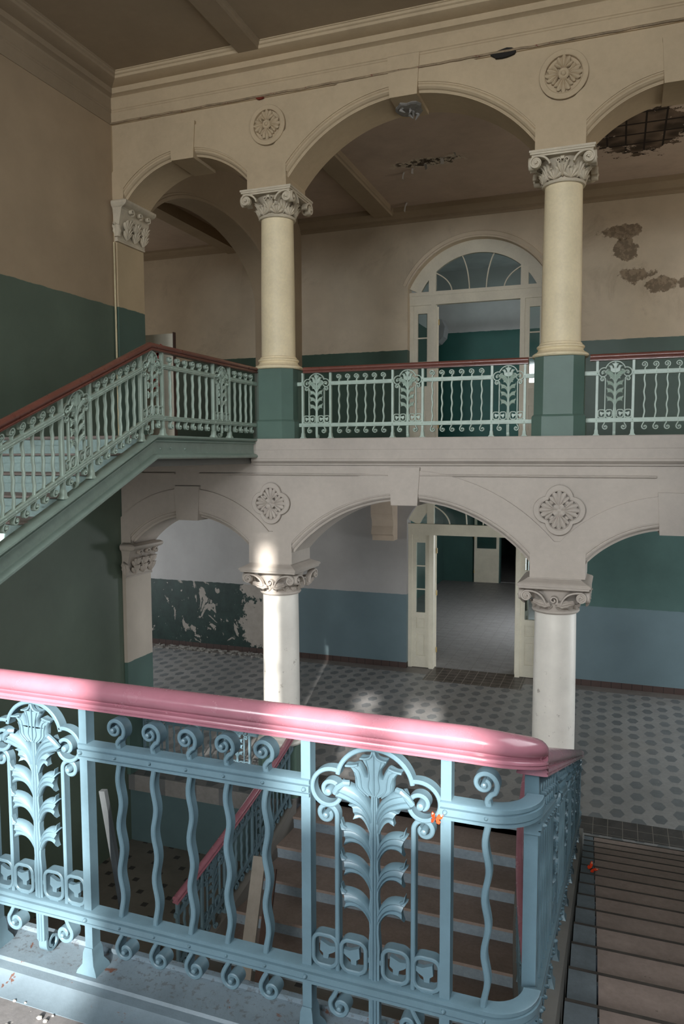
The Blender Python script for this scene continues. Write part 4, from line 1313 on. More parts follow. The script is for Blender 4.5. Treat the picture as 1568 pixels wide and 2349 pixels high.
def face_T(ang, off):
    """maps the (u, w, v) ribbon frame onto a capital side; w < 0 points outward"""
    c, s = cos(ang), sin(ang)        # outward normal
    tx, ty = -s, c
    return lambda p: (tx*p[0] - c*(p[1]) + c*off, ty*p[0] - s*(p[1]) + s*off, p[2])

def copy_rot(o, parent, ang):
    c = o.copy(); COL.objects.link(c); c.parent = parent; c.rotation_euler = (0, 0, ang); return c

CAPM = {}
def column_upper(cx, label, mshaft, mcap):
    r = thing('column', label, 'column', (cx, CY, GAL), 0, 'gallery columns')
    z = lambda a: a - GAL
    def octo(h, ch): return [(h, -h+ch), (h, h-ch), (h-ch, h), (-h+ch, h), (-h, h-ch), (-h, -h+ch), (-h+ch, -h), (h-ch, -h)]
    p = MB()
    p.loft([[(a, b, zz) for a, b in octo(h, ch)] for h, ch, zz in ((0.315, 0.13, 0), (0.315, 0.13, 0.235), (0.305, 0.125, 0.25), (0.292, 0.12, 0.262), (0.292, 0.12, 0.955))])
    p.build('pedestal', M_PED, r, 20)
    b = MB(); b.lathe([(0.285, z(1.155)), (0.325, z(1.16)), (0.338, z(1.175)), (0.335, z(1.195)), (0.315, z(1.21)), (0.285, z(1.225)), (0.268, z(1.25)), (0.27, z(1.262)), (0.284, z(1.275)), (0.286, z(1.29)), (0.272, z(1.305)), (0.256, z(1.31)), (0.256, z(1.325)), (0.24, z(1.34))], (0, 0, 0), 40)
    b.build('base', mshaft, r)
    s = MB(); s.lathe([(0.238, z(1.33)), (0.236, z(1.6)), (0.233, z(2.2)), (0.226, z(2.8)), (0.221, z(3.21))], (0, 0, 0), 40); s.build('shaft', mshaft, r)
    k = MB()
    k.lathe([(0.222, z(3.185)), (0.25, z(3.19)), (0.258, z(3.205)), (0.252, z(3.222)), (0.236, z(3.228)), (0.215, z(3.232)), (0.212, z(3.30)), (0.22, z(3.38)), (0.25, z(3.44)), (0.30, z(3.475))], (0, 0, 0), 40)
    for h, a, bb in ((0.345, 3.462, 3.482), (0.362, 3.482, 3.505), (0.372, 3.505, 3.53)):
        k.box(-h, h, -h-0.02, h+0.02, z(a), z(bb))
    cap = k.build('capital', mcap, r, 30)
    if 'low' not in CAPM:
        m = MB(curl_T(0.236, z(3.222), 0.13, 0.07, 0.03)); fan(m, (0, 0), 0.135, 5, 70, 0.026, 0.006); CAPM['low'] = m.mesh('acanthus_leaf', mcap, 50)
        m = MB(curl_T(0.228, z(3.24), 0.20, 0.105, 0.05)); fan(m, (0, 0), 0.205, 5, 44, 0.030, 0.008, narrow=0.35); CAPM['high'] = m.mesh('acanthus_leaf', mcap, 50)
        for sg in (-1, 1):
            m = MB(face_T(0, 0.365))
            sp = spiral(sg*0.295, z(3.392), 0.074, 0.008, radians(90), radians(90 - sg*500) if False else radians(90 + (500 if sg < 0 else -500)), 46)
            arm = [bez(((sg*0.135, z(3.36)), (sg*0.15, z(3.42)), (sg*0.21, z(3.47)), (sg*0.295, z(3.466))), q/10) for q in range(11)]
            m.ribbon(arm[:-1] + sp, 0.024, -0.018, 0.06, 0.005)
            n = 20; m.loft([[(sg*0.295 + 0.062*cos(2*pi*q/n), w, z(3.392) + 0.062*sin(2*pi*q/n)) for q in range(n)] for w in (0.004, 0.05)])
            knob(m, sg*0.295, z(3.392), 0.016, -0.022, 0.01)
            CAPM['vol%d' % sg] = m.mesh('volute', mcap, 40)
        m = MB(face_T(0, 0.285))
        for sg in (-1, 1):
            m.ribbon([(sg*0.015, z(3.36)), (sg*0.02, z(3.40))] + spiral(sg*0.048, z(3.415), 0.030, 0.006, radians(180 if sg > 0 else 0), radians(180-430 if sg > 0 else 430), 26), 0.012, -0.012, 0.04)
        m.box(-0.02, 0.02, -0.01, 0.04, z(3.43), z(3.47))
        CAPM['small'] = m.mesh('small_volutes', mcap, 40)
    def add(nm, key, ang):
        o = bpy.data.objects.new(nm, CAPM[key]); link(o, cap); o.rotation_euler = (0, 0, ang)
    for q in range(8):
        add('acanthus_leaf', 'low', q*pi/4 + pi/8); add('acanthus_leaf', 'high', q*pi/4)
    for q in range(4):
        add('volute', 'vol-1', q*pi/2); add('volute', 'vol1', q*pi/2); add('small_volutes', 'small', q*pi/2)
    return r
column_upper(CX1, 'cream gallery column standing on a green pedestal at the end of the stair landing rail', M_COL_UP, M_CAP_UP)
column_upper(CX2, 'cream gallery column on a green pedestal in front of the arched upper doorway', M_COL_UP, M_CAP_UP)

CAPL = {}
def column_lower(cx, label):
    r = thing('column', label, 'column', (cx, CY, G), 0, 'ground floor columns')
    z = lambda a: a - G
    def octo(h, ch): return [(h, -h+ch), (h, h-ch), (h-ch, h), (-h+ch, h), (-h, h-ch), (-h, -h+ch), (-h+ch, -h), (h-ch, -h)]
    p = MB()
    p.loft([[(a, b, zz) for a, b in octo(h, ch)] for h, ch, zz in ((0.325, 0.13, 0), (0.325, 0.13, 0.22), (0.30, 0.12, 0.245), (0.30, 0.12, 0.745))])
    p.build('pedestal', M_PED, r, 20)
    b = MB(); b.lathe([(0.29, z(-4.155)), (0.335, z(-4.15)), (0.352, z(-4.12)), (0.34, z(-4.09)), (0.30, z(-4.07)), (0.28, z(-4.04)), (0.29, z(-4.02)), (0.29, z(-4.0)), (0.262, z(-3.98))], (0, 0, 0), 40)
    b.build('base', M_COL_LO, r)
    s = MB(); s.lathe([(0.262, z(-3.99)), (0.262, z(-3.4)), (0.258, z(-2.7)), (0.252, z(-1.96))], (0, 0, 0), 44); s.build('shaft', M_COL_LO, r)
    k = MB()
    k.lathe([(0.255, z(-1.99)), (0.275, z(-1.985)), (0.292, z(-1.965)), (0.29, z(-1.945)), (0.268, z(-1.93)), (0.262, z(-1.92)), (0.275, z(-1.86)), (0.295, z(-1.80)), (0.32, z(-1.72)), (0.34, z(-1.65))], (0, 0, 0), 40)
    rows = []
    for hx, zz in ((0.335, -1.655), (0.405, -1.65), (0.415, -1.64), (0.415, -1.622), (0.428, -1.618), (0.432, -1.60), (0.42, -1.585), (0.375, -1.565), (0.34, -1.545), (0.315, -1.53), (0.312, -1.522)):
        hy = hx + 0.035
        rows.append([(-hx, -hy, z(zz)), (hx, -hy, z(zz)), (hx, hy, z(zz)), (-hx, hy, z(zz))])
    k.loft(rows)
    cap = k.build('capital', M_ARCH_LO, r, 30)
    if not CAPL:
        for sg in (-1, 1):
            m = MB(face_T(0, 0.405))
            cxx, cz = sg*0.318, z(-1.745)
            sp = spiral(cxx, cz, 0.066, 0.008, radians(90), radians(90 + (500 if sg < 0 else -500)), 46)
            arm = [bez(((sg*0.09, z(-1.83)), (sg*0.12, z(-1.72)), (sg*0.2, z(-1.675)), (cxx, z(-1.679))), q/10) for q in range(11)]
            m.ribbon(arm[:-1] + sp, 0.022, -0.014, 0.06, 0.004)
            n = 20; m.loft([[(cxx + 0.055*cos(2*pi*q/n), w, cz + 0.055*sin(2*pi*q/n)) for q in range(n)] for w in (0.004, 0.06)])
            knob(m, cxx, cz, 0.014, -0.022, 0.01)
            CAPL['vol%d' % sg] = m.mesh('volute', M_ARCH_LO, 40)
            m = MB(face_T(0, 0.37))
            leaf(m, [(sg*0.04, z(-1.84)), (sg*0.10, z(-1.86)), (sg*0.16, z(-1.82)), (sg*0.24, z(-1.80))], lambda s: 0.02 + 0.025*sin(pi*s) + 0.006*cos(20*s), -0.01, 0.02, 3, 0, 0, 0, 0.03)
            CAPL['lf%d' % sg] = m.mesh('acanthus_leaf', M_ARCH_LO, 50)
        m = MB(face_T(0, 0.36))
        m.ribbon(spiral(0, z(-1.79), 0.052, 0.008, radians(-60), radians(430), 36), 0.018, -0.016, 0.06)
        CAPL['mid'] = m.mesh('middle_scroll', M_ARCH_LO, 40)
        m = MB(curl_T(0.272, z(-1.935), 0.10, 0.05, 0.02)); fan(m, (0, 0), 0.10, 3, 50, 0.018, 0.005); CAPL['ring'] = m.mesh('neck_leaf', M_ARCH_LO, 50)
    def add(nm, key, ang):
        o = bpy.data.objects.new(nm, CAPL[key]); link(o, cap); o.rotation_euler = (0, 0, ang)
    for q in range(4):
        for kx, nm in (('vol-1', 'volute'), ('vol1', 'volute'), ('lf-1', 'acanthus_leaf'), ('lf1', 'acanthus_leaf'), ('mid', 'middle_scroll')):
            add(nm, kx, q*pi/2)
    for q in range(14): add('neck_leaf', 'ring', q*2*pi/14)
    return r
column_lower(CX1, 'white ground floor column nearest the peeling dark wall, sunlit strip down its shaft')
column_lower(CX2, 'white ground floor column with scraped patches beside the ground floor doorway')

# impost capitals on the jambs at the left end of the arcade
def impost(name, label, z0, h, mat, mat2=None):
    r = thing(name, label, 'capital', (XL+0.05, YF, z0))
    m = MB()
    prof = [(0.0, 0.0), (0.05, 0.0), (0.055, 0.02), (0.045, 0.035), (0.05, 0.05), (0.06, 0.16), (0.09, 0.24), (0.15, h-0.12), (0.17, h-0.10), (0.20, h-0.09), (0.24, h-0.075), (0.265, h-0.05), (0.265, h-0.02), (0.21, h), (0.0, h)]
    rows = [[(max(0.001, a), -0.02 - a*0.35, zz), (max(0.001, a), 0.63, zz), (0.0, 0.63, zz), (0.0, -0.02 - a*0.35, zz)] for a, zz in prof[1:-1]]
    m.loft(rows); m.build('block', mat, r, 25)
    for row, (zz, hh, rr) in enumerate(((0.05, 0.18, 0.075), (0.15, 0.19, 0.11))):
        for q in range(3):
            y_ = 0.11 + q*0.20 + (0.0 if row else 0.03)
            l = MB(lambda p, y_=y_, zz=zz, hh=hh, rr=rr: (rr + 0.09*(max(0, p[2])/hh)**2.2 - p[1], y_ + p[0], zz + p[2] - 0.03*(max(0, p[2])/hh)**5)); fan(l, (0, 0), hh, 5, 52, 0.024, 0.01); l.build('acanthus_leaf', mat, r, 50)
    l = MB(); cap_leaf(l, (0.05, -0.06, 0.06), (0, -1, 0), 0.22, 0.06, 0.06); l.build('acanthus_leaf', mat, r, 50)
    for q in range(3):
        v = MB(lambda p: (0.20 - p[1], p[0], p[2]))
        v.ribbon(spiral(0.12 + q*0.20, h-0.135, 0.045, 0.008, radians(-60), radians(400), 30), 0.016, -0.012, 0.04); v.build('volute', mat, r, 40)
    return r
impost('jamb_capital', 'small carved cream capital on the upper left wall jamb of the gallery arch', 3.06, 0.56, M_CAP_UP)
impost('jamb_capital', 'small carved white capital on the lower left wall jamb under the stair', -1.86, 0.52, M_ARCH_LO)

# rosettes on the piers
def rosette_upper(cx, cz, R, label):
    r = thing('rosette', label, 'rosette', (cx, YF, cz))
    m = MB(lambda p: (p[0], -p[2], p[1]))
    m.lathe([(R*1.0, -0.01), (R*1.0, 0.012), (R*0.985, 0.017), (R*0.79, 0.017), (R*0.765, 0.026), (R*0.75, 0.026), (R*0.735, -0.012)], (0, 0, 0), 48); m.build('ring', M_ARCH_UP, r, 30)
    for q in range(4):
        a = q*pi/2
        l = MB(lambda p, a=a: (p[0]*cos(a) - p[2]*sin(a), p[1]-0.008, p[0]*sin(a) + p[2]*cos(a)))
        fan(l, (0, R*0.16), R*0.60, 5, 66, 0.030, 0.012)
        l.build('leaf', M_ARCH_UP, r, 50)
    b = MB(lambda p: (p[0], -p[2], p[1])); b.lathe([(R*0.22, 0.0), (R*0.24, 0.03), (R*0.20, 0.044), (R*0.10, 0.036), (R*0.09, 0.05), (R*0.05, 0.06), (0.0, 0.062)], (0, 0, 0), 24); b.build('button', M_ARCH_UP, r, 40)
    return r
rosette_upper(-4.45, 4.335, 0.255, 'round plaster rosette over the left gallery column')
rosette_upper(-0.68, 4.345, 0.275, 'round plaster rosette over the right gallery column')
def rosette_lower(cx, cz, R, label):
    r = thing('rosette', label, 'rosette', (cx, YF, cz))
    def quat(k):
        d, q = 0.46*R*k, 0.54*R*k*1.0
        out = []
        for i in range(72):
            th = 2*pi*i/72; ph = ((th + pi/4) % (pi/2)) - pi/4
            rr = d*cos(ph) + sqrt(max(0, q*q - (d*sin(ph))**2)); out.append((rr*cos(th), rr*sin(th)))
        return out
    m = MB()
    rings = [[(u, w, v) for u, v in quat(k)] for k, w in ((1.0, 0.012), (1.0, -0.016), (0.975, -0.024), (0.80, -0.024), (0.775, -0.034), (0.755, -0.034), (0.735, 0.012))]
    m.loft(rings, True, False); m.build('frame', M_ARCH_LO, r, 30)
    for q in range(4):
        a = q*pi/2
        l = MB(lambda p, a=a: (p[0]*cos(a) - p[2]*sin(a), p[1]-0.004, p[0]*sin(a) + p[2]*cos(a)))
        fan(l, (0, R*0.14), R*0.66, 5, 58, 0.028, 0.010)
        l.build('leaf', M_ARCH_LO, r, 50)
        a2 = a + pi/4
        l = MB(lambda p, a=a2: (p[0]*cos(a) - p[2]*sin(a), p[1]-0.008, p[0]*sin(a) + p[2]*cos(a)))
        leaf(l, [(0, R*0.03), (0, R*0.10), (0, R*0.18), (0, R*0.26)], lambda s: R*(0.04 + 0.13*sin(pi*min(1, s*0.75+0.05))), -0.012, 0.022, 1, 0.0, 0.0, 0.0, 0.010, 8, 8)
        l.build('petal', M_ARCH_LO, r, 50)
        l = MB(lambda p, a=a2: (p[0]*cos(a) - p[2]*sin(a), p[1]-0.004, p[0]*sin(a) + p[2]*cos(a)))
        leaf(l, [(0, R*0.34), (0, R*0.38), (0, R*0.43), (0, R*0.50)], lambda s: R*(0.05 + 0.07*sin(pi*min(1, s))), -0.006, 0.014, 1, 0.0, 0.0, 0.0, 0.0, 8, 8)
        l.build('bud', M_ARCH_LO, r, 50)
    b = MB(lambda p: (p[0], -p[2], p[1])); b.lathe([(R*0.07, 0.0), (R*0.075, 0.035), (R*0.04, 0.046), (0.0, 0.048)], (0, 0, 0), 18); b.build('button', M_ARCH_LO, r, 40)
    return r
rosette_lower(-4.455, -0.685, 0.285, 'four-lobed plaster rosette over the left ground floor column')
rosette_lower(-0.635, -0.69, 0.305, 'four-lobed plaster rosette over the right ground floor column')

# ------------------------------------------------------------------ stairs
# right flight, going down from the landing to the hall
RT, TT = 0.4829, 0.18576
fr = thing('stair_flight', 'brown staircase flight going down to the tiled hall at the right edge', 'staircase', (0, 1.66, LAND))
def joint(Y): return -0.016 - 0.022*(Y-3.11)
def strip_box(x0a, x0b, x1a, x1b, ya, yb, za, zb, oy, oz):
    """box whose left and right sides follow two slanted lines (at ya: a, at yb: b)"""
    m = MB(); r = []
    for z in (za, zb): r.append([(x0a, ya-oy, z-oz), (x1a, ya-oy, z-oz), (x1b, yb-oy, z-oz), (x0b, yb-oy, z-oz)])
    m.loft(r); return m
def bull(x0a, x0b, x1a, x1b, ya, yb, z, th, oy, oz):
    """tread with a rounded nosing at its yb edge"""
    m = MB(); rows = []
    for x0, x1, s in ((x0a, x1a, 0), (x0b, x1b, 1)):
        pass
    sec = [(ya, z-th), (ya, z), (yb-0.012, z), (yb-0.004, z-0.004), (yb, z-0.014), (yb-0.004, z-th+0.006), (yb-0.014, z-th)]
    rows = []
    def lx(y): return x0a + (x0b-x0a)*(y-ya)/(yb-ya)
    def rx(y): return x1a + (x1b-x1a)*(y-ya)/(yb-ya)
    m.loft([[(lx(y), y-oy, q-oz) for y, q in sec], [(rx(y), y-oy, q-oz) for y, q in sec]])
    return m
for k in range(0, 17):
    z = LAND - TT*k
    ya, yb = 1.66 + RT*(k-1) + 0.03, 1.66 + RT*k + 0.03
    if k == 0: ya = 1.40
    xa0, xb0 = xr(ya)+0.07, xr(yb)+0.07
    t = bull(joint(ya)+0.004, joint(yb)+0.004, XR-0.003, XR-0.003, ya-0.05, yb, z+0.001, 0.04, 1.66, LAND).build('tread', M_TREAD, fr, 40)
    bull(xa0, xb0, joint(ya)-0.004, joint(yb)-0.004, ya-0.05, yb, z+0.001, 0.04, 1.66, LAND).build('painted_edge', M_TREAD_EDGE, t, 40)
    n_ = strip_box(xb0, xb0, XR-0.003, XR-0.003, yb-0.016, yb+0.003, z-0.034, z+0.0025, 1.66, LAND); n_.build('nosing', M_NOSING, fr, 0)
    strip_box(xb0, xb0, XR-0.003, XR-0.003, yb-0.045, yb-0.02, z-TT, z-0.035, 1.66, LAND).build('riser', M_RISER, fr, 0)
m = MB(); m.sweep([(-0.055, 0.10), (-0.055, -0.38), (0.075, -0.38), (0.075, 0.095), (0.055, 0.105)], [(xr(2.12), 2.12-1.66, nosing(2.12)-LAND), (xr(9.42), 9.42-1.66, nosing(9.42)-LAND)])
m.build('stringer', M_STONE, fr, 0)
m = MB(); m.sweep([(0.03, -0.30), (-(XR+0.18), -0.30), (-(XR+0.18), -0.42), (0.03, -0.42)], [(-0.2, 1.7-1.66, nosing(1.7)-LAND), (-0.25, 9.42-1.66, nosing(9.42)-LAND)])
m.build('soffit', M_STONE, fr, 0)

# left flight, rising to the gallery
fl_ = thing('stair_flight', 'pale blue staircase flight rising along the left wall to the gallery', 'staircase', (0, 6.92, GAL))
rL, tL = 0.1942, 0.4646
def xl(Y): return XLF + 0.036*(6.92-Y)
for k in range(0, 10):
    z = GAL - rL*k; yb = 6.92 - tL*k
    if k > 0:
        sec = [(yb+tL, z-0.03), (yb+tL, z), (yb+0.0, z), (yb-0.02, z-0.004), (yb-0.024, z-0.012), (yb-0.02, z-0.022), (yb-0.01, z-0.026)]
    else:
        sec = [(yb+0.06, z-0.04), (yb+0.06, z+0.001), (yb+0.0, z+0.001), (yb-0.025, z-0.006), (yb-0.03, z-0.02), (yb-0.022, z-0.036), (yb-0.01, z-0.04)]
    m = MB(); m.loft([[(x, y-6.92, q-GAL) for y, q in sec] for x in (XL+0.003, xl(yb)-0.03)]); m.build('tread', M_TREAD_L, fl_, 40)
    m = MB(); x1 = xl(yb)-0.03
    m.box(XL+0.003, x1, yb-6.92, yb+0.03-6.92, z-rL-GAL, z-0.108-GAL); m.box(XL+0.003, x1, yb+0.004-6.92, yb+0.03-6.92, z-0.108-GAL, z-0.024-GAL); m.box(XL+0.003, x1, yb-0.006-6.92, yb-6.92, z-0.100-GAL, z-0.032-GAL)
    m.build('riser', M_RISER_L, fl_, 0)
prof = [(0.055, 0.0), (-0.075, 0.0), (-0.088, -0.008), (-0.092, -0.022), (-0.078, -0.034), (-0.05, -0.038), (-0.046, -0.046), (-0.066, -0.056), (-0.066, -0.066), (-0.036, -0.075), (-0.03, -0.09), (-0.03, -0.185), (-0.036, -0.20), (-0.075, -0.212), (-0.092, -0.225), (-0.094, -0.245), (-0.08, -0.258), (0.055, -0.262)]
m = MB(); m.sweep(prof, [(xl(2.70), 2.70-6.92, -1.56-GAL), (XLF, 0, 0), (XLF, 9.30-6.92, 0)]); st = m.build('stringer', M_STRING, fl_, 30)
bo = MB()
for y, z in ((7.05, 0.085), (7.25, 0.09), (7.55, 0.085), (6.8, -0.03), (7.0, 0.02)):
    bo2 = MB(lambda p, y=y, z=z: (XLF+0.03+p[2], y-6.92+p[0], z-GAL+p[1]-0.03)); bo2.lathe([(0.016, 0), (0.014, 0.008), (0.008, 0.013), (0.0, 0.015)], (0, 0, 0), 10)
    off = len(bo.v); bo.v += bo2.v; bo.f += [[i+off for i in f] for f in bo2.f]
bo.build('bolt', M_STRING, st, 40)
m = MB(); m.sweep([(0.03, -0.24), (XLF-XL-0.003, -0.24), (XLF-XL-0.003, -0.34), (0.03, -0.34)], [(XLF, 2.70-6.92, -1.56-GAL), (XLF, 0, 0), (XLF, 9.33-6.92, 0)]); m.build('soffit', M_STONE, fl_, 0)

# flight from the hall down to the entrance
fe = thing('stair_flight', 'brown and blue staircase flight going down to the entrance, seen through the front bars', 'staircase', (0, 9.82, G))
rE, tE = (G-BASE)/6, 0.487
def plan_x(R, y):
    P = R.pts
    for a, b in zip(P, P[1:]):
        if (a.y - y)*(b.y - y) <= 0 and abs(a.y-b.y) > 1e-6:
            f = (y-a.y)/(b.y-a.y); return a.x + f*(b.x-a.x)
    return P[0].x if y > P[0].y else P[-1].x
for k in range(0, 6):
    z = G - rE*k; yb = 9.82 - tE*k
    x0, x1 = plan_x(RG, yb)+0.02, plan_x(RH, yb)-0.02
    x2, x3 = plan_x(RG, yb+tE)+0.02, plan_x(RH, yb+tE)-0.02
    if k == 0: x2, x3 = x0, x1
    yt = yb + (tE if k else 0.05)
    zz = z if k else z+0.002
    m = MB(); m.loft([[(x0, yb-0.03-9.82, q), (x1, yb-0.03-9.82, q), (x3, yt-9.82, q), (x2, yt-9.82, q)] for q in (zz-0.035-G, zz-G)]); m.build('tread', M_TREAD, fe, 20)
    m = MB(); m.box(x0, x1, yb-9.82, yb+0.03-9.82, z-rE-G, z-0.105-G); m.box(x0, x1, yb+0.003-9.82, yb+0.03-9.82, z-0.105-G, z-0.035-G); m.box(x0, x1, yb-0.008-9.82, yb-9.82, z-0.102-G, z-0.037-G)
    m.build('riser', M_RISER, fe, 0)
    if k: 
        m = MB(); m.loft([[(x0+0.01, yb+0.02-9.82, q), (x1-0.01, yb+0.02-9.82, q), (x3-0.01, yt-9.82, q), (x2+0.01, yt-9.82, q)] for q in (BASE-G, z-0.036-G)]); m.build('core', M_RISER, fe, 0)
for R, sg in ((RG, -1), (RH, 1)):
    m = MB(); m.sweep([(-0.06, -0.0), (-0.06, -0.34), (0.06, -0.34), (0.06, -0.0)], [p - Vector((0, 9.82, G)) for p in R.pts]); m.build('stringer', M_STONE, fe, 0)

# ------------------------------------------------------------------ loose things
m = MB(); m.sweep([(-0.017, -0.01), (0.017, -0.01), (0.017, 0.01), (-0.017, 0.01)], [(0, 0, 0), (0.001, 0, 0)]) if False else None
def board(name, label, p0, p1, w, th, mat, cat='board'):
    """straight board from p0 (foot) to p1 (top), broad side toward the viewer"""
    a, b = Vector(p0), Vector(p1); t = (b-a).normalized()
    s = t.cross(Vector((0, 1, 0))); s.normalize(); n = s.cross(t)
    m = MB(); rows = []
    for k in range(5):
        c = a.lerp(b, k/4) - a
        rows.append([tuple(c + s*(w/2)*i + n*(th/2)*j) for i, j in ((-1, -1), (1, -1), (1, 1), (-1, 1))])
    m.loft(rows); o = m.build(name, mat, None, 0); o.location = a
    return tag(o, label, cat)
board('wooden_lath', 'thin grey lath leaning upright just behind the left front balusters', (-1.10, 2.42, BASE), (-1.683, 2.13, -1.19), 0.024, 0.018, M_LATH, 'lath')
board('leaning_board', 'pale grey board leaning on the railing of the flight going down', (-3.60, 6.66, BASE), (-3.66, 7.30, -4.52), 0.15, 0.03, M_PLANK)
board('leaning_board', 'dark brown board leaning beside the pale grey one on the flight going down', (-3.405, 6.62, BASE), (-3.50, 7.28, -4.62), 0.11, 0.03, M_PLANK_D)

def butterfly(label, loc, rot, s=1.0):
    r = thing('butterfly', label, 'butterfly', loc); r.rotation_euler = rot
    for sg in (-1, 1):
        w = MB(lambda p, sg=sg: (sg*p[0]*s, p[1]*s, (p[2] + abs(p[0])*0.9)*s))
        w.prism([(0.002, 0.0), (0.010, 0.022), (0.028, 0.032), (0.033, 0.024), (0.029, 0.006), (0.018, -0.001)], -0.0008, 0.0008, 'z')
        w.prism([(0.002, 0.0), (0.018, -0.002), (0.027, -0.010), (0.022, -0.024), (0.009, -0.022)], -0.0008, 0.0006, 'z')
        wing = w.build('wing', M_ORANGE, r, 0)
        e = MB(lambda p, sg=sg: (sg*p[0]*s, p[1]*s, (p[2] + abs(p[0])*0.9)*s))
        e.prism([(0.024+0.005*cos(a), 0.022+0.005*sin(a)) for a in [2*pi*q/10 for q in range(10)]], 0.0008, 0.0016, 'z'); e.build('wing_spot', M_WINGSPOT, wing, 0)
    b = MB(); b.tube([(0, -0.016*s, 0.002*s), (0, 0, 0.003*s), (0, 0.012*s, 0.003*s), (0, 0.017*s, 0.003*s)], lambda t: 0.0028*s*(0.5+sin(pi*min(1, t+0.1))*0.6), 8); b.build('body', M_BODY, r)
    return r
butterfly('red butterfly resting on the scroll of the front balustrade', (-0.437, 1.925, -0.985), (radians(70), radians(15), radians(20)), 0.5)
butterfly('red butterfly resting on the grey edge of the right stair', (-0.128, 6.92, LAND-TT*11+0.012), (radians(20), radians(35), radians(-30)), 1.35)

# chips of plaster on the landing floor
random.seed(5)
chips = [(-1.645, 1.747, 0.010), (-1.619, 1.743, 0.008), (-1.72, 1.691, 0.006), (-1.774, 1.78, 0.006), (-1.735, 1.785, 0.005), (-1.613, 1.77, 0.005), (-1.82, 1.74, 0.004), (-1.68, 1.70, 0.004), (-1.79, 1.70, 0.004), (-1.56, 1.72, 0.005), (-1.85, 1.66, 0.007), (-1.55, 1.65, 0.006)]
for i, (x, y, s) in enumerate(chips):
    m = MB(); n = 7
    rows = []
    for f, z in ((0.7, 0), (1.0, 0.35), (0.75, 0.8), (0.3, 1.0)):
        rows.append([(s*f*cos(2*pi*k/n)*random.uniform(0.75, 1.25), s*0.8*f*sin(2*pi*k/n)*random.uniform(0.75, 1.25), s*z) for k in range(n)])
    m.loft(rows); o = m.build('plaster_chip', M_CHIP, None, 0); o.location = (x, y, LAND-0.011)
    if i < 2: tag(o, 'larger white plaster chip on the landing floor, %s of a close pair' % ('left' if i == 0 else 'right'), 'chip')
    else: tag(o, 'tiny white plaster crumb on the grey landing floor', 'chip', 'plaster crumbs on the landing floor')
# flaked paint along the foot of the dark peeling wall
random.seed(11); m = MB()
for q in range(170):
    x = random.uniform(-11.0, -7.4); y = YBK - abs(random.gauss(0, 0.16)) - 0.03; s = random.uniform(0.02, 0.09); a = random.uniform(0, pi); n = 6
    ring = [(x + s*cos(a+2*pi*k/n)*random.uniform(0.5, 1.3), y + s*0.6*sin(a+2*pi*k/n)*random.uniform(0.5, 1.3)) for k in range(n)]
    z = G + random.uniform(0.003, 0.03)
    m.loft([[(p[0], p[1], G+0.001) for p in ring], [(p[0], p[1], z + random.uniform(0, 0.012)) for p in ring]])
tag(m.build('flaked_paint', M_FRAG, None, 0), 'flakes of paint lying along the foot of the dark peeling wall', 'debris', kind='stuff')
# torn piece of plaster hanging under the crown of the big gallery arch
random.seed(3); m = MB()
ring = [(0.17*cos(2*pi*k/16)*random.uniform(0.75, 1.2), 0.22*sin(2*pi*k/16)*random.uniform(0.7, 1.15)) for k in range(16)]
m.loft([[(p[0], p[1], 0.0) for p in ring], [(p[0]*1.06, p[1]*1.06, -0.02) for p in ring], [(p[0]*0.9, p[1]*0.9, -0.03) for p in ring]])
for q in range(5):
    a, b = random.uniform(-0.1, 0.1), random.uniform(-0.12, 0.12)
    m.tube([(a, b, -0.02), (a+random.uniform(-0.03, 0.03), b, -0.05), (a+random.uniform(-0.05, 0.05), b+random.uniform(-0.05, 0.05), -0.09)], lambda t: 0.03*(1-t)+0.006, 7)
o = m.build('ceiling_fragment', M_FRAG, None, 0); o.location = (-2.6, YF+0.34, UP[1].zt-0.052)
tag(o, 'torn grey plaster piece hanging under the keystone of the big gallery arch', 'plaster')
# pipe in the upper left corner
m = MB(); m.tube([(XL+0.03, YF-0.03, GAL), (XL+0.03, YF-0.03, 1.6), (XL+0.03, YF-0.03, 3.05)], 0.014, 10)
tag(m.build('pipe', M_PIPE), 'thin cream pipe running up the left corner beside the gallery arch', 'pipe')
# curled strips of paint on the gallery ceiling
random.seed(9)
for i, (x, y, s) in enumerate(((-3.9, 14.2, 0.09), (-3.7, 14.05, 0.07), (-3.45, 13.9, 0.08), (-3.1, 13.75, 0.1), (-2.85, 13.6, 0.07), (-4.3, 15.9, 0.14))):
    m = MB(); rows = []
    for k in range(7):
        t = k/6; rows.append([(s*(0.5*t) + 0.02*sin(3*t), -s*0.3, -s*1.3*t*t), (s*(0.5*t), s*0.35, -s*1.2*t*t-0.005), (s*0.5*t+0.004, s*0.35, -s*1.2*t*t-0.002), (s*0.5*t+0.024*sin(3*t)+0.004, -s*0.3, -s*1.3*t*t+0.003)])
    m.loft(rows); o = m.build('paint_curl', M_CHIP, None, 20); o.location = (x, y, 5.303); o.rotation_euler = (0, 0, random.uniform(0, 6))
    tag(o, 'curl of loose paint hanging from the peeling patch of the gallery ceiling' if i < 5 else 'long curl of loose paint hanging from the gallery ceiling above the back cornice', 'paint curl', 'paint curls on the gallery ceiling' if i < 5 else None)

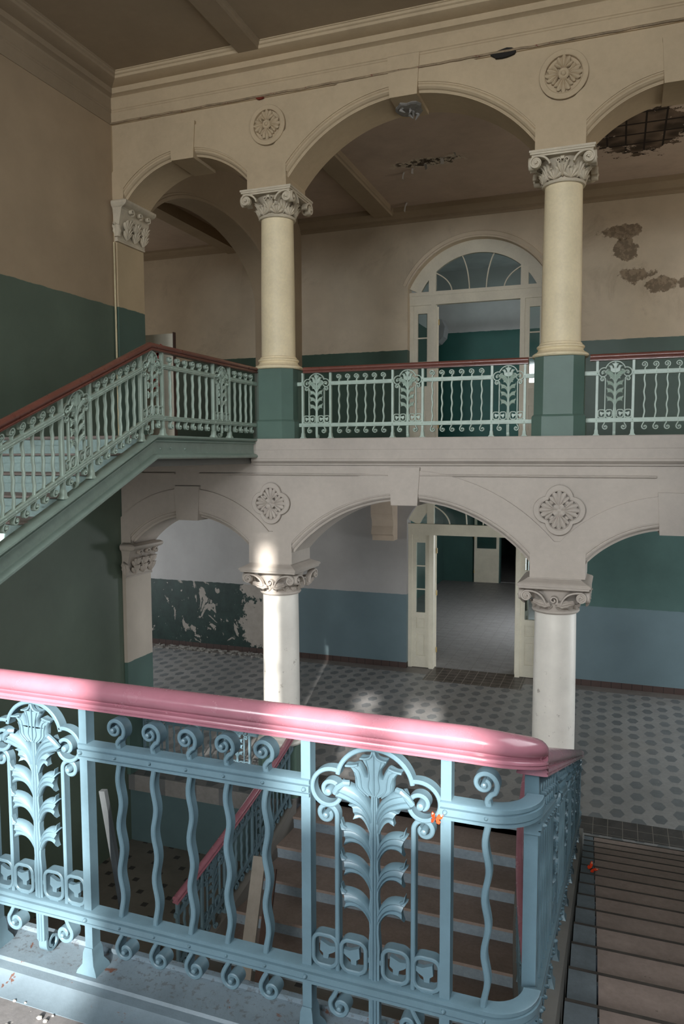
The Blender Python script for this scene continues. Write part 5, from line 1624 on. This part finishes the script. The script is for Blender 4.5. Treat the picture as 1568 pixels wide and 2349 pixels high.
# ------------------------------------------------------------------ light
def area(name, loc, rot, sx, sy, power, col=(1, 1, 1), spread=180):
    L = bpy.data.lights.new(name, 'AREA'); L.shape = 'RECTANGLE'; L.size = sx; L.size_y = sy; L.energy = power; L.color = col
    L.spread = radians(spread)
    o = bpy.data.objects.new(name, L); link(o); o.location = loc; o.rotation_euler = rot
    return o
P_WIN = 205; TILT = 14; SPREAD = 105
DAY = (0.93, 0.97, 1.0)
WARM = (1.0, 0.95, 0.86)
for i, (a, b, c, d) in enumerate(WINS):
    area('daylight_window_%d' % (i+1), ((a+b)/2, REAR_Y-0.02, max((c+d)/2, 3.2)), (radians(90-TILT), 0, 0), b-a, min(d-c, 2.4), P_WIN*(1.0, 0.05, 0.2, 0.4, 0.5)[i], DAY, SPREAD)
a, b, c, d = DOORS[0]
area('fill_entrance', ((a+b)/2, REAR_Y-0.02, (c+d)/2), (radians(90), 0, radians(20)), b-a, d-c, 480, (1.0, 0.96, 0.90))  # added fill lamp, brightens the entrance level and the lower left wall
area('fill_right_wall', (XR-0.02, 3.2, 1.2), (0, radians(90), 0), 2.6, 3.0, 85, DAY)  # added fill lamp; the right wall has no window here
area('fill_corridor_left_up', (HX0+0.05, 13.0, 2.4), (0, radians(-90), 0), 3.2, 4.0, 36, WARM)  # this and the next three: added hall fill, end walls have no windows
area('fill_corridor_left_low', (HX0+0.05, 13.0, -2.8), (0, radians(-90), 0), 3.0, 4.0, 165, DAY)
area('fill_corridor_right_up', (HX1-0.05, 13.0, 2.4), (0, radians(90), 0), 3.2, 4.0, 130, WARM)
area('fill_corridor_right_low', (HX1-0.05, 13.0, -2.8), (0, radians(90), 0), 3.0, 4.0, 360, DAY)
area('daylight_upper_room', (0.45, 18.6, 2.4), (0, radians(90), 0), 2.2, 2.6, 40, DAY)
area('daylight_lower_room', (-0.25, 21.5, -2.8), (0, radians(90), 0), 2.0, 3.0, 200, DAY)
S = bpy.data.lights.new('sun', 'SUN'); S.energy = 13.0; S.angle = radians(0.9); S.color = (1.0, 0.96, 0.9)
so = bpy.data.objects.new('sun', S); link(so)
el = radians(20.5); az = Vector((-0.225, 0.97, 0)).normalized()
dirv = Vector((az.x*cos(el), az.y*cos(el), -sin(el)))
so.rotation_euler = dirv.to_track_quat('-Z', 'Y').to_euler()
W = bpy.data.worlds.new('sky'); SC.world = W; W.use_nodes = True
bg = W.node_tree.nodes['Background']; bg.inputs[0].default_value = (0.75, 0.85, 1.0, 1); bg.inputs[1].default_value = 0.6

# ------------------------------------------------------------------ camera
F_PX, YAW, PITCH, ROLL = 1721.246, 0.350153539, 0.0781878668, -0.00281732
c_, s_ = cos(YAW), sin(YAW); cp, sp = cos(PITCH), sin(PITCH)
fw = Vector((-s_*cp, c_*cp, -sp)); rt = Vector((c_, s_, 0)); up = rt.cross(fw)
r2 = rt*cos(ROLL) + up*sin(ROLL); u2 = -rt*sin(ROLL) + up*cos(ROLL)
cam = bpy.data.cameras.new('camera'); co = bpy.data.objects.new('camera', cam); link(co)
co.matrix_world = Matrix(((r2.x, u2.x, -fw.x, 0), (r2.y, u2.y, -fw.y, 0), (r2.z, u2.z, -fw.z, 0), (0, 0, 0, 1)))
cam.sensor_fit = 'VERTICAL'; cam.sensor_height = 36.0; cam.sensor_width = 24.0
cam.lens = F_PX/2349*36.0
cam.clip_start = 0.05
SC.camera = co

SC.view_settings.view_transform = 'Standard'
SC.view_settings.look = 'None'
SC.view_settings.gamma = 1.0
SC.view_settings.exposure = 0.2
SC.view_settings.use_curve_mapping = False
cy = SC.cycles
cy.use_denoising = True
cy.max_bounces = 7; cy.diffuse_bounces = 4; cy.glossy_bounces = 3; cy.transparent_max_bounces = 8
cy.sample_clamp_indirect = 4.0
cy.caustics_reflective = False; cy.caustics_refractive = False
